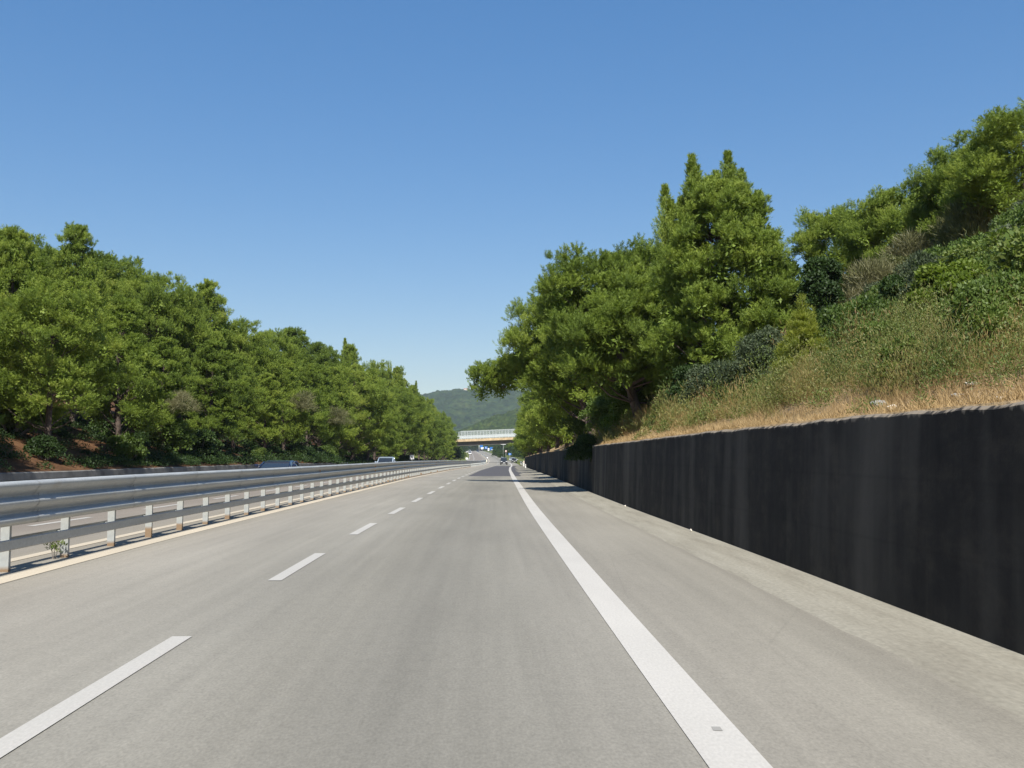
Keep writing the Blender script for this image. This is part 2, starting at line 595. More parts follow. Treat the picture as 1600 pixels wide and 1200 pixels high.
class MB:
    """Collects boxes, tubes, prisms and grids into one mesh."""

    def __init__(s):
        s.v = []; s.f = []; s.uv = []; s.sm = []

    def add(s, V, F, uv=None, smooth=False):
        b = len(s.v)
        s.v += [tuple(map(float, p)) for p in V]
        s.uv += [tuple(map(float, q)) for q in uv] if uv is not None else [(0, 0)] * len(V)
        s.f += [tuple(i + b for i in f) for f in F]
        s.sm += [smooth] * len(F)

    def box(s, c, d, rz=0, bev=0.0):
        x, y, z = (q / 2 for q in d)
        e = min(bev, x * .9, y * .9, z * .9)
        if e > 0:
            V = []
            for sx in (-1, 1):
                for sy in (-1, 1):
                    for sz in (-1, 1):
                        V += [(sx * x, sy * (y - e), sz * (z - e)), (sx * (x - e), sy * y, sz * (z - e)), (sx * (x - e), sy * (y - e), sz * z)]

            def ix(a, b_, c_, k):
                return ((a > 0) * 4 + (b_ > 0) * 2 + (c_ > 0)) * 3 + k
            F = []
            for q in (-1, 1):
                F.append([ix(q, -1, -1, 0), ix(q, 1, -1, 0), ix(q, 1, 1, 0), ix(q, -1, 1, 0)][::q])
                F.append([ix(-1, q, -1, 1), ix(-1, q, 1, 1), ix(1, q, 1, 1), ix(1, q, -1, 1)][::q])
                F.append([ix(-1, -1, q, 2), ix(1, -1, q, 2), ix(1, 1, q, 2), ix(-1, 1, q, 2)][::q])
            for a in (-1, 1):
                for b_ in (-1, 1):
                    F.append([ix(a, b_, -1, 0), ix(a, b_, 1, 0), ix(a, b_, 1, 1), ix(a, b_, -1, 1)])
                    F.append([ix(a, -1, b_, 0), ix(a, 1, b_, 0), ix(a, 1, b_, 2), ix(a, -1, b_, 2)])
                    F.append([ix(-1, a, b_, 1), ix(1, a, b_, 1), ix(1, a, b_, 2), ix(-1, a, b_, 2)])
                    for c_ in (-1, 1):
                        F.append([ix(a, b_, c_, 0), ix(a, b_, c_, 1), ix(a, b_, c_, 2)])
        else:
            V = [(sx * x, sy * y, sz * z) for sx in (-1, 1) for sy in (-1, 1) for sz in (-1, 1)]
            F = [(0, 1, 3, 2), (4, 6, 7, 5), (0, 4, 5, 1), (2, 3, 7, 6), (0, 2, 6, 4), (1, 5, 7, 3)]
        cz, sz_ = math.cos(rz), math.sin(rz)
        s.add([(c[0] + p[0] * cz - p[1] * sz_, c[1] + p[0] * sz_ + p[1] * cz, c[2] + p[2]) for p in V], F)

    def tube(s, P, r, n=7, cap=True):
        P = np.asarray(P, float)
        r = np.full(len(P), r) if np.isscalar(r) else np.asarray(r, float)
        T = np.gradient(P, axis=0)
        T /= np.linalg.norm(T, axis=1)[:, None] + 1e-9
        ref = np.array([0, 0, 1.0]) if abs(T[0, 2]) < .9 else np.array([1.0, 0, 0])
        V = []
        for i in range(len(P)):
            a = np.cross(T[i], ref); a /= np.linalg.norm(a) + 1e-9
            b = np.cross(T[i], a)
            for k in range(n):
                th = 2 * math.pi * k / n
                V.append(P[i] + r[i] * (math.cos(th) * a + math.sin(th) * b))
        F = []
        for i in range(len(P) - 1):
            for k in range(n):
                k2 = (k + 1) % n
                F.append((i * n + k, i * n + k2, (i + 1) * n + k2, (i + 1) * n + k))
        if cap:
            F.append(tuple(range(n))[::-1]); F.append(tuple((len(P) - 1) * n + k for k in range(n)))
        s.add(V, F, smooth=True)

    def disc(s, c, axis, r, t, n=16):
        c = np.asarray(c, float); a = np.asarray(axis, float)
        s.tube([c - a * t / 2, c + a * t / 2], [r, r], n)

    def sweep(s, prof, ys, closed=False, uvv=None, smooth=True):
        """A profile of (u, z) pairs carried along the road."""
        V = []; UV = []
        n = len(prof)
        for y in ys:
            o, z0 = float(off(y)), float(zr(y))
            for k, (u, z) in enumerate(prof):
                V.append((u + o, y, z + z0)); UV.append((y, z) if uvv is None else (u, y))
        F = []
        for i in range(len(ys) - 1):
            for k in range(n if closed else n - 1):
                k2 = (k + 1) % n
                F.append((i * n + k, i * n + k2, (i + 1) * n + k2, (i + 1) * n + k))
        if closed:
            F.append(tuple(range(n))[::-1]); F.append(tuple((len(ys) - 1) * n + k for k in range(n)))
        s.add(V, F, UV, smooth)

    def build(s, name, mat, parent=None, loc=None):
        me = bpy.data.meshes.new(name)
        me.from_pydata(s.v, [], s.f)
        l = me.uv_layers.new(name='UVMap')
        idx = np.empty(len(me.loops), np.int32); me.loops.foreach_get('vertex_index', idx)
        l.data.foreach_set('uv', np.asarray(s.uv, np.float32)[idx].ravel())
        me.polygons.foreach_set('use_smooth', np.asarray(s.sm, bool))
        me.update()
        return link(name, me, mat, parent, loc)


ORD = ['first', 'second', 'third', 'fourth', 'fifth', 'sixth', 'seventh', 'eighth', 'ninth', 'tenth', 'eleventh', 'twelfth', 'thirteenth', 'fourteenth',
       'fifteenth', 'sixteenth', 'seventeenth', 'eighteenth', 'nineteenth', 'twentieth', 'twenty-first', 'twenty-second', 'twenty-third', 'twenty-fourth',
       'twenty-fifth', 'twenty-sixth', 'twenty-seventh', 'twenty-eighth', 'twenty-ninth', 'thirtieth']

# ------------------------------------------------------------------ ground sheet
ys = np.concatenate([np.arange(-60, 0, 3), np.arange(0, 110, .75), np.arange(110, 330, 2.5), np.arange(330, 1300, 12), np.arange(1300, 5000, 120), [5000]])
us = np.concatenate([[-3500, -1800, -900, -500, -300, -180, -110, -80], np.arange(-62, -28, 2.0), np.arange(-28, LW - .5, .6), [LW - .24, LW - .16, LW - .12],
                     [-12, -6, 0, 3], [WF + .12, WF + .16, WF + .24], np.arange(WF + .4, 10, .3), np.arange(10, 26, .7), np.arange(26, 60, 3), [70, 95, 140, 220, 400, 800, 1600, 3500]])
U, Y = np.meshgrid(us, ys)
Z = terrain(U, Y)
X = U + off(Y)
nu = len(us)
V = np.stack([X, Y, Z], -1).reshape(-1, 3)
ii = (np.arange(len(ys) - 1)[:, None] * nu + np.arange(nu - 1)[None, :]).ravel()
F = np.stack([ii, ii + 1, ii + nu + 1, ii + nu], 1)
um = ((U[:-1, :-1] + U[:-1, 1:]) / 2).ravel(); ym = Y[:-1, :-1].ravel()
mi = np.where(um < -6, 0, 1)
mi = np.where(ym > 230, 2, mi)
gme = mesh_np('ground', V, F, smooth=True, mi=mi)
link_g = link('ground', gme, [M['litter'], M['bank'], M['verge']])
tag(link_g, kind='structure')

# ------------------------------------------------------------------ road and its markings


def road_ys(y0, y1):
    a = [y0]
    while a[-1] < y1 - 1e-6:
        a.append(min(y1, a[-1] + max(.8, min(20, abs(a[-1]) * .03))))
    return a


def strip(name, mat, u0, u1, y0, y1, dz, cols=1, ragged=0, label=None):
    m = MB()
    yy = road_ys(y0, y1)
    prof = [(u0 + (u1 - u0) * k / cols, dz) for k in range(cols + 1)]
    m.sweep(prof, yy, uvv=1)
    if ragged:
        rr = random.Random(4)
        n = cols + 1
        for i in range(len(yy)):
            if u0 in ragged:
                x, y, z = m.v[i * n]; m.v[i * n] = (x + rr.uniform(-.05, .05), y, z)
            if u1 in ragged:
                x, y, z = m.v[i * n + n - 1]; m.v[i * n + n - 1] = (x + rr.uniform(-.25, .25), y, z)
    o = m.build(name, mat)
    tag(o, label=label, kind='structure')
    return o


strip('road', M['asphalt'], LW + .02, 3.05, -55, 2200, 0, 14)
strip('road_patch', M['patch'], -2.1, 2.0, 74, 205, .003, 1, ragged=(2.0,))
strip('right_edge_line', M['white_paint'], 1.075, 1.375, -50, 1500, .006)
strip('left_edge_line', M['cream_paint'], -5.735, -5.445, -50, 1500, .006)
strip('opposite_inner_line', M['cream_paint'], -6.62, -6.42, -50, 1500, .006)
strip('opposite_outer_line', M['white_paint'], -12.75, -12.55, -50, 1500, .006)
dm = MB(); om = MB()
for k in range(-3, 60):
    y0 = 11.72 + 6.65 * k
    dm.sweep([(-2.505, .006), (-2.345, .006)], [y0 - (.3 if k == -1 else 0), y0 + 1, y0 + 2, y0 + 3.16], uvv=1)
    y0 = 14.2 + 6.65 * k
    om.sweep([(-9.45, .006), (-9.28, .006)], [y0, y0 + 1, y0 + 2, y0 + 3.05], uvv=1)
tag(dm.build('lane_dashes', M['dash_paint']), kind='structure')
tag(om.build('opposite_lane_dashes', M['dash_paint']), kind='structure')
stain = MB()
for (px, py, s) in ((1120, 1141, .026),):
    v = ray(px, py); d = -CAM_H / v.z
    stain.add([(v.x * d + a * s, d + b * s * 1.6, .0085) for a, b in ((-1, -.8), (.9, -1), (1, .9), (-.8, 1))], [(0, 1, 2, 3)])
tag(stain.build('road_stains', plain('tar_stain', (.27, .26, .235), .9)), kind='structure')

# gutter along the foot of the wall: a ragged-edged concrete apron rising to the wall
g = MB()
gy = road_ys(-50, 214)
prof = [(2.98, -.01), (3.1, .014), (3.4, .018), (3.7, .026), (WF + .02, .034)]
g.sweep(prof, gy, uvv=1)
rr = random.Random(8)
for i in range(len(gy)):
    x, y, z = g.v[i * 5]; g.v[i * 5] = (x + rr.uniform(-.03, .03), y, z)
    x, y, z = g.v[i * 5 + 1]; g.v[i * 5 + 1] = (x + rr.uniform(-.03, .03), y, z + rr.uniform(-.005, .005))
tag(g.build('gutter', M['gutter']), kind='structure')


# ------------------------------------------------------------------ walls
def wall(name, y0, y1, face, thick, h, mat, label, seed, side=1, step=.5, jag=.016):
    m = MB()
    r = random.Random(seed)
    n = max(2, int((y1 - y0) / step))
    yy = [y0 + (y1 - y0) * i / n for i in range(n + 1)]
    V = []; UV = []
    for y in yy:
        o, z0 = float(off(y)), float(zr(y))
        t = h + r.uniform(-jag, jag)
        for (u, z) in ((face, -.2), (face + .03 * side, h * .5), (face + .06 * side, t - .03), (face + .1 * side, t), (face + thick * side, t + .01), (face + thick * side, -.2)):
            V.append((u + o, y, z0 + z)); UV.append((y, z))
    F = []
    for i in range(n):
        for k in range(5):
            q = (i * 6 + k, i * 6 + k + 1, (i + 1) * 6 + k + 1, (i + 1) * 6 + k)
            F.append(q if side < 0 else q[::-1])
    F.append((0, 1, 2, 3, 4, 5)); F.append(tuple(n * 6 + k for k in range(6))[::-1])
    m.add(V, F, UV)
    o = m.build(name, mat)
    return tag(o, label, 'wall')


wall('retaining_wall', -30, 38.6, WF, .3, WALL_H, M['wall'], 'near length of blackened concrete retaining wall beside the right shoulder', 3)
wall('retaining_wall', 38.9, 214, WF + .09, .3, WALL_H - .05, M['wall'], 'far length of dark retaining wall running on past the hanging shrub', 4, step=1.0)
wall('low_wall', -30, 104, LW, .25, .92, M['concrete'], 'low weathered concrete wall at the foot of the left pine bank', 5, side=-1, step=1.5, jag=.015)

# ------------------------------------------------------------------ guardrails
RC = -5.97       # middle of the median barrier


def thrie(side):
    out = [(.09, 1.125), (.135, 1.122), (.17, 1.105), (.183, 1.08), (.18, 1.055), (.135, .985), (.105, .955), (.097, .935), (.1, .918), (.145, .902), (.175, .882), (.183, .86), (.18, .835),
           (.135, .77), (.105, .742), (.097, .722), (.1, .706), (.145, .69), (.175, .67), (.183, .648), (.178, .62), (.16, .592), (.13, .578), (.1, .572)]
    return [(RC + side * a, z) for a, z in out]


def flat(side, z0, z1, a=.088, b=.1):
    return [(RC + side * a, z0), (RC + side * b, z0 + .012), (RC + side * b, z1 - .012), (RC + side * a, z1)]


END = 288.0
rail = empty('guardrail', (RC, 6, 0), 0, 'long double sided steel median guardrail with three-wave beams nearest the camera', 'guardrail')
rinv = Matrix.Translation((-RC, -6, 0))


def under(o, root):
    o.parent = root
    o.matrix_parent_inverse = Matrix.Translation(-root.location)
    return o


ry = road_ys(4.5, END)
ry = [4.5 + i * 1.5 for i in range(int((END - 4.5) / 1.5) + 1)]
for side in (1, -1):
    m = MB(); m.sweep(thrie(side), ry)
    # lapped joints every 4.5 m and bolt heads in the valleys
    y = 6.2
    while y < END:
        o, z0 = float(off(y)), float(zr(y))
        m.sweep([(RC + side * (abs(u - RC) + .006), z) for u, z in thrie(side)], [y, y + .32])
        y += 3.5
    if side > 0:
        y = 6.35
        while y < 90:
            o, z0 = float(off(y)), float(zr(y))
            for zz in (.937, .732):
                m.box((RC + o + .108, y, z0 + zz), (.02, .045, .03))
                m.box((RC + o + .108, y + 1.75, z0 + zz), (.02, .045, .03))
            y += 3.5
    under(m.build('beam', M['steel']), rail)
    m = MB(); m.sweep(flat(side, .27, .405), ry, smooth=False)
    under(m.build('lower_bar', M['steel']), rail)
pm = MB()
# channel post, open side away from the traffic
for (c, d) in (((0, -.0, .5), (.11, .012, 1.06)), ((.049, .028, .5), (.012, .05, 1.06)), ((-.049, .028, .5), (.012, .05, 1.06))):
    pm.box(c, d)
pm.box((.075, .0, .85), (.05, .05, .5)); pm.box((-.075, .0, .85), (.05, .05, .5))
pm.box((.07, .0, .337), (.035, .05, .1)); pm.box((-.07, .0, .337), (.035, .05, .1))
p0 = None
far_posts = MB()
k = 0
y = 12.69 - 1.745 * 4
rp = random.Random(2)
while y < END:
    o, z0 = float(off(y)), float(zr(y))
    if k < 100:
        if p0 is None:
            p0 = pm.build('post', M['post']); q = p0
        else:
            q = p0.copy(); C.objects.link(q)
        q.location = (RC + o - rail.location.x, y - rail.location.y, z0)
        q.rotation_euler = (0, rp.uniform(-.012, .012), rp.uniform(-.04, .04))
        q.parent = rail
    else:
        far_posts.box((RC + o, y, z0 + .5), (.11, .06, 1.06))
    k += 1; y += 1.745
fp = under(far_posts.build('far_posts', M['fence_paint']), rail)
fp['kind'] = 'stuff'
rm = MB()
rm.add([(-.004, -.05, -.055), (.0, .05, -.04), (.0, .05, .04), (-.004, -.05, .055), (.035, -.05, -.055), (.035, -.05, .055)],
       [(0, 1, 2, 3), (0, 4, 1), (3, 2, 5), (4, 5, 2, 1), (0, 3, 5, 4)])
r0 = None
y = 34.4
first = True
while y < 215:
    o, z0 = float(off(y)), float(zr(y))
    for zz in ((.94,) if first else (.94, .732)):
        if r0 is None:
            r0 = rm.build('reflector', M['orange']); q = r0
        else:
            q = r0.copy(); C.objects.link(q)
        q.location = (RC + o + .105 - rail.location.x, y - rail.location.y, z0 + zz)
        q.parent = rail
    first = False
    y += 15.2
tm = MB()      # rounded cream end terminal
o, z0 = float(off(END)), float(zr(END))
tm.tube([(RC + o, END, z0 + .25), (RC + o, END, z0 + .5), (RC + o, END, z0 + .95), (RC + o, END, z0 + 1.12)], [.38, .42, .42, .36], 14)
under(tm.build('end_terminal', M['cream']), rail)


def far_rail(y0, y1, u, post_step, label, two=True):
    root = empty('guardrail', (u + float(off(y0)), y0, float(zr(y0))), 0, label, 'guardrail')
    yy = [y0 + (y1 - y0) * i / 60 for i in range(61)]
    m = MB()
    for s in ((1, -1) if two else (-1,)):
        m.sweep([(u + s * a, z) for a, z in ((.08, .8), (.15, .77), (.15, .71), (.1, .65), (.15, .59), (.15, .53), (.08, .5))], yy)
    under(m.build('beam', M['steel']), root)
    pb = MB(); pb.box((0, 0, .38), (.12, .1, .84))
    p = None
    y = y0 + .5
    while y < y1:
        if p is None:
            p = pb.build('post', M['post']); q = p
        else:
            q = p.copy(); C.objects.link(q)
        q.location = (u + float(off(y)) - root.location.x, y - y0, float(zr(y)) - root.location.z)
        q.parent = root
        y += post_step
    return root


fr = far_rail(500, 1300, RC, 10, 'far median guardrail on the rising stretch of road beyond the bridge')
tm = MB(); tm.tube([(0, 0, .3), (0, 0, .9)], [.4, .36], 12)
tm.build('end_terminal', M['white'], fr)
far_rail(520, 1250, 2.7, 9, 'right hand roadside guardrail climbing towards the blue signs', False)
far_rail(217, 262, 3.6, 3, 'short roadside guardrail just past the end of the dark wall', False)
far_rail(430, 900, LW + .6, 9, 'guardrail along the outer edge of the far opposite carriageway', False)


# ------------------------------------------------------------------ foliage
def leaves(name, P, D, L, W, rng, tint=None, face=None):
    n = len(P)
    D = D / (np.linalg.norm(D, axis=1)[:, None] + 1e-9)
    Sd = np.cross(D, rng.randn(n, 3) if face is None else face); Sd /= np.linalg.norm(Sd, axis=1)[:, None] + 1e-9
    L = np.broadcast_to(L, (n,))[:, None]; W = np.broadcast_to(W, (n,))[:, None]
    mid = P + D * L * .5
    V = np.empty((n, 4, 3), np.float32)
    V[:, 0] = P; V[:, 1] = mid + Sd * W * .5; V[:, 2] = P + D * L; V[:, 3] = mid - Sd * W * .5
    F = np.arange(4 * n, dtype=np.int32).reshape(n, 4)
    rnd = rng.rand(n) if tint is None else np.clip(tint + .25 * (rng.rand(n) - .5), 0, 1)
    return mesh_np(name, V.reshape(-1, 3), F, rnd)


def unit(rng, n):
    v = rng.randn(n, 3)
    return v / np.linalg.norm(v, axis=1)[:, None]


def pine_meshes(seed, H, R0, base=.18, prof=None, lean=(0, 0), nl=30, lobe=.34, puffs=15, per=115, flat_=.95, trunk_r=.16, spires=0, chains=(), leaders=(), tip=.2, L=.2, W=.045, up=.45, out=(0, 0), trunk_bend=.25, core=170, inner=.3, shoots=10, needles=28):
    """Trunk with limbs, and a crown of needle tufts gathered into puffs and the puffs into lobes. chains: limbs as lists of (x, y, z, radius)."""
    rng = RS(seed)
    bx, by = rng.uniform(-trunk_bend, trunk_bend, 2)

    def axis(t):
        return np.array([lean[0] * t + bx * math.sin(3.0 * t), lean[1] * t + by * math.sin(2.3 * t + .4) - by * math.sin(.4), H * t])
    tr = MB()
    ts = np.linspace(-.03, .96, 13)
    tr.tube([axis(t) for t in ts], [trunk_r * (1.25 if t < 0 else 1) * (1 - .82 * max(t, 0)) + .015 for t in ts], 9)
    lob = []
    for i in range(nl):
        t = base + (1 - base) * ((i + rng.rand() * .8) / nl) ** .85
        th = i * 2.39996 + rng.uniform(-.5, .5)
        r = R0 * prof(t) * rng.uniform(inner, 1.0) ** .7
        lr = R0 * lobe * (.5 + .55 * prof(t)) * rng.uniform(.7, 1.25)
        c = axis(min(t, .97)) + np.array([math.cos(th) * r + out[0] * prof(t), math.sin(th) * r + out[1] * prof(t), rng.uniform(-.12, .22) * r])
        lob.append((c, lr, t))
        t0 = max(base * .7, min(.95, t - .08 - .12 * rng.rand()))
        a = axis(t0)
        m1 = (a + c) / 2 + np.array([0, 0, -.12 * np.linalg.norm(c - a) * rng.rand()])
        rl = max(.014, trunk_r * .28 * (1 - .6 * t0))
        tr.tube([a, m1, c], [rl, rl * .7, rl * .25], 5, False)
    leaders = list(leaders)
    for i in range(spires):
        t = rng.uniform(.62, .86)
        th = rng.uniform(0, 6.28)
        c0 = axis(t) + np.array([math.cos(th), math.sin(th), 0]) * R0 * rng.uniform(.2, .7) * prof(t)
        leaders.append((c0[0], c0[1], c0[2], c0[2] + H * rng.uniform(.14, .24), R0 * rng.uniform(.14, .22)))
    if tip:
        leaders.append((*axis(.9)[:2], H * .84, H * 1.0, R0 * tip))
    for ch in chains:
        pts = [np.array(q[:3], float) for q in ch]
        t0 = min(.9, max(.1, pts[0][2] / H - .06))
        pth = [axis(t0)] + pts
        tr.tube(pth, np.linspace(trunk_r * .42, .012, len(pth)), 6, False)
        for q, p in zip(ch, pts):
            lob.append((p, q[3], t0))
    Pp = []; Pr = []; Pn = []; Pt = []; cp = []; cr_ = []
    for (c, lr, t) in lob:
        n = max(8, int(puffs * (lr / (R0 * lobe)) ** 1.3))
        d = unit(rng, n); d[:, 2] = np.abs(d[:, 2]) * 1.0 - .4 * rng.rand(n)
        rad = rng.uniform(.4, 1.0, n)[:, None]
        Pp.append(c + d * rad * lr * np.array([1, 1, flat_])); Pr.append(rng.uniform(.26, .48, n) * lr); Pn.append(d)
        Pt.append(np.clip(rng.uniform(.25, .7) + .17 * rng.randn(n), 0, 1))
        k = max(6, int(core * (lr / (R0 * lobe)) ** 2))
        cp.append(c + unit(rng, k) * lr * .5 * rng.rand(k, 1) ** .5 * np.array([1, 1, flat_]) - np.array([0, 0, lr * .1])); cr_.append(np.full(k, lr))
    Pp = np.concatenate(Pp); Pr = np.concatenate(Pr); Pn = np.concatenate(Pn); Pt = np.concatenate(Pt)
    cp = np.concatenate(cp); cr_ = np.concatenate(cr_)
    # every puff is a bunch of upright shoots, every shoot a brush of needles
    ns = np.maximum(4, (shoots * np.clip(Pr / (R0 * lobe * .36), .4, 2.2) ** 1.6)).astype(int)
    si = np.repeat(np.arange(len(Pp)), ns)
    q = len(si)
    d = unit(rng, q)
    d[:, 2] = np.where(d[:, 2] < -.25, -d[:, 2] * .8, d[:, 2])
    ax = d * .75 + Pn[si] * .25 + np.array([0, 0, up]) + rng.randn(q, 3) * .22
    ax /= np.linalg.norm(ax, axis=1)[:, None]
    st = Pp[si] + d * (Pr[si] * rng.uniform(.2, .6, q))[:, None]
    sl = np.clip(Pr[si] * rng.uniform(.65, 1.15, q), .12, .6)
    stint = np.clip(Pt[si] + .1 * rng.randn(q), 0, 1)
    for (lx, ly, z0, z1, r0) in leaders:
        k = int(55 * (z1 - z0) * (r0 / .4)) + 25
        t = rng.rand(k) ** 1.15
        th = rng.uniform(0, 6.283, k)
        rr = r0 * (1 - t) ** .75 + .05
        o3 = np.stack([np.cos(th), np.sin(th), np.zeros(k)], 1)
        st = np.concatenate([st, np.stack([np.full(k, lx), np.full(k, ly), z0 + (z1 - z0) * t], 1) + o3 * (rr * rng.uniform(0, .45, k))[:, None]])
        a2 = o3 * (rng.uniform(.25, .75, k) * (1 - .5 * t))[:, None] + np.array([0, 0, 1.0])
        ax = np.concatenate([ax, a2 / np.linalg.norm(a2, axis=1)[:, None]])
        d = np.concatenate([d, o3 * .8 + np.array([0, 0, .4])])
        sl = np.concatenate([sl, rr * rng.uniform(.7, 1.2, k) + .1])
        stint = np.concatenate([stint, np.clip(.5 + .2 * rng.randn(k), 0, 1)])
        tr.tube([axis(min(.9, max(.1, z0 / H - .08))), (lx, ly, z0), (lx, ly, z1)], [.05, .035, .008], 5, False)
    q = len(st)
    idx = np.repeat(np.arange(q), needles)
    n = len(idx)
    t = rng.rand(n) ** .8
    pr = rng.randn(n, 3)
    pr -= ax[idx] * np.sum(pr * ax[idx], 1)[:, None]
    pr /= np.linalg.norm(pr, axis=1)[:, None] + 1e-9
    pos = st[idx] + ax[idx] * (sl[idx] * t)[:, None]
    dr = ax[idx] * (.45 + .6 * t)[:, None] + pr * .8
    fc = d[idx] * .9 + ax[idx] * .3 + rng.randn(n, 3) * .4
    m = len(cp)
    pos = np.concatenate([pos, cp]); dr = np.concatenate([dr, unit(rng, m)])  # core leaves, added to block light and darken the lobe interiors
    LL = np.concatenate([rng.uniform(.7, 1.25, n) * L, np.clip(cr_ * .3, .06, .2) * rng.uniform(.7, 1.3, m)])
    WW = np.concatenate([rng.uniform(.7, 1.3, n) * W, np.clip(cr_ * .12, .03, .08) * rng.uniform(.7, 1.3, m)])
    crown = leaves('crown', pos, dr, LL, WW, rng, np.concatenate([stint[idx] + .15 * (t - .5), np.full(m, .25)]), np.concatenate([fc, unit(rng, m)]))
    return tr, crown


def make_tree(name, meshes, loc, rz, s, label, cat='tree', group=None, mat='pine', bark='bark'):
    tb, crown = meshes
    o = empty(name, loc, rz, label, cat, group, s)
    if isinstance(tb, MB):
        t = tb.build('trunk', M[bark], o)
    else:
        t = link('trunk', tb, M[bark], o)
    link('crown', crown, M[mat], o)
    return o


def bush_meshes(seed, H, Rr, nl=12, lobe=.45, n_leaf=9000, L=.09, W=.055, up=.2, flat_=.8, stems=7, airy=0.0, spiky=0, stem_r=.035):
    rng = RS(seed)
    lob = []
    for i in range(nl):
        th = i * 2.39996 + rng.uniform(-.4, .4)
        t = ((i + .5) / nl)
        z = H * (.15 + .62 * t) * rng.uniform(.85, 1.1)
        r = Rr * math.sqrt(max(.05, 1 - (t * .95) ** 2)) * rng.uniform(.25, .8)
        lob.append((np.array([math.cos(th) * r, math.sin(th) * r, z]), min(Rr, H * .6) * lobe * rng.uniform(.7, 1.15)))
    for i in range(spiky):
        th = rng.uniform(0, 6.28)
        c = np.array([math.cos(th), math.sin(th), 0]) * Rr * rng.uniform(0, .55)
        for q in range(5):
            lob.append((c * (1 - .06 * q) + np.array([0, 0, H * (.45 + .13 * q * rng.uniform(.8, 1.1))]), Rr * .28 * (1.15 - .2 * q)))
    st = MB()
    for i in range(stems):
        c, lr = lob[i % len(lob)]
        st.tube([(c[0] * .08, c[1] * .08, -.1), (c[0] * .5, c[1] * .5, c[2] * .55), tuple(c)], [stem_r, stem_r * .6, stem_r * .25], 5, False)
    w = np.array([l[1] ** 2 for l in lob]); w /= w.sum()
    idx = rng.choice(len(lob), n_leaf, p=w)
    Cc = np.array([l[0] for l in lob])[idx]; Rl = np.array([l[1] for l in lob])[idx]
    d = unit(rng, n_leaf); d[:, 2] = np.where(d[:, 2] < -.3, -d[:, 2], d[:, 2])
    sub = np.sin(d[:, 0] * 9 + idx) * np.sin(d[:, 1] * 8 + idx * 2) * .16
    pos = Cc + d * (Rl * (rng.uniform(.25 if airy else .45, 1.0, n_leaf) ** .5 + sub))[:, None] * np.array([1, 1, flat_])
    pos[:, 2] = np.maximum(pos[:, 2], .02)
    dr = d * (.9 if up > .6 else .45) + np.array([0, 0, up]) + rng.randn(n_leaf, 3) * .7
    fc = d + rng.randn(n_leaf, 3) * .5
    tint = np.clip(rng.rand(len(lob))[idx] * .6 + .2 + .15 * rng.randn(n_leaf), 0, 1)
    return st, leaves('foliage', pos, dr, rng.uniform(.6, 1.3, n_leaf) * L, rng.uniform(.7, 1.3, n_leaf) * W, rng, tint, fc)


def make_bush(name, meshes, loc, rz, s, label, group=None, mat='broad', cat='bush'):
    st, fo = meshes
    o = empty(name, loc, rz, label, cat, group, s)
    if isinstance(st, MB):
        st.build('stems', M['twig_bark'], o)
    else:
        link('stems', st, M['twig_bark'], o)
    link('foliage', fo, M[mat], o)
    return o


def shared(meshes):
    """Turns the trunk builder into a mesh so that copies can share it."""
    tb, cr = meshes
    o = tb.build('trunk', None)
    me = o.data
    bpy.data.objects.remove(o)
    return me, cr


def px_size(px0, px1, d):
    return (px1 - px0) / 1556.0 * d


# ---- pines on the left bank: six grown shapes, every tree its own object
def P_round(t):
    return .62 + .5 * math.sin(math.pi * min(1, max(0, (t - .1) / .75))) if t < .62 else 1.1 * math.sqrt(max(.03, 1 - ((t - .5) / .52) ** 2))


def P_cone(t):
    return max(.1, 1.12 * (1 - t) ** .62) if t > .28 else .95


def P_col(t):
    return .85 if t < .55 else max(.14, .9 * (1 - ((t - .55) / .5) ** 1.6))


LV = []
for i, (prof, h, r, nl, lb) in enumerate([(P_round, 10, 3.0, 38, .36), (P_cone, 10, 3.0, 42, .33), (P_round, 10, 2.7, 36, .38), (P_col, 10, 2.5, 38, .38), (P_cone, 10, 2.8, 40, .35), (P_round, 10, 3.2, 40, .34)]):
    LV.append(shared(pine_meshes(100 + i, h, r, base=(.2, .14, .18, .15, .2, .14)[i], prof=prof, nl=nl + 12, lobe=lb, puffs=11, shoots=12, needles=30, trunk_r=.17, spires=(0, 1, 0, 2, 0, 1)[i], tip=(0, .2, 0, .16, .2, 0)[i], L=.15, W=.023, up=.7, trunk_bend=.4)))

sky_line = [(12, 352, -20.5), (60, 388, -24), (112, 346, -21.5), (168, 398, -25), (238, 430, -21.5), (280, 458, -20.5), (317, 437, -23), (374, 502, -21), (424, 519, -22), (457, 511, -21.5),
            (500, 538, -21), (545, 537, -21), (588, 567, -20.5), (619, 572, -20.5), (645, 601, -20.5), (668, 624, -20), (690, 645, -19.5)]
rng = random.Random(21)
shape_words = ['broad-crowned', 'tapering', 'dense round-topped', 'narrow', 'loose-crowned', 'wide']
for i, (px, py, u) in enumerate(sky_line):
    d = depth_at(px, u)
    x = u + float(off(d)); gz = ground_z(x, d)
    top = at(px, py, d)[2]
    h = top - gz
    k = (3, 0, 4, 2, 0, 2, 3, 5, 0, 3, 2, 1, 0, 4, 1, 2, 0)[i]
    s = h / 10.25
    if i == 2: lab = 'tall ragged-topped pine standing highest at the near end of the left bank'
    elif i == 6: lab = 'slim pine whose tufted tip pokes up alone above the left treeline'
    elif i == len(sky_line) - 1: lab = 'last small pine of the left treeline, next to the bridge railing'
    else: lab = f'{shape_words[k]} pine forming the {ORD[i]} top of the left skyline counted from the near end'
    w = s * rng.uniform(.72, .95) * (1.0 if i < 12 else .85)
    make_tree('pine_tree', LV[k], (x, d, gz - .1), rng.uniform(0, 6.28), (w, w, s), lab, group='pines of the left treeline')
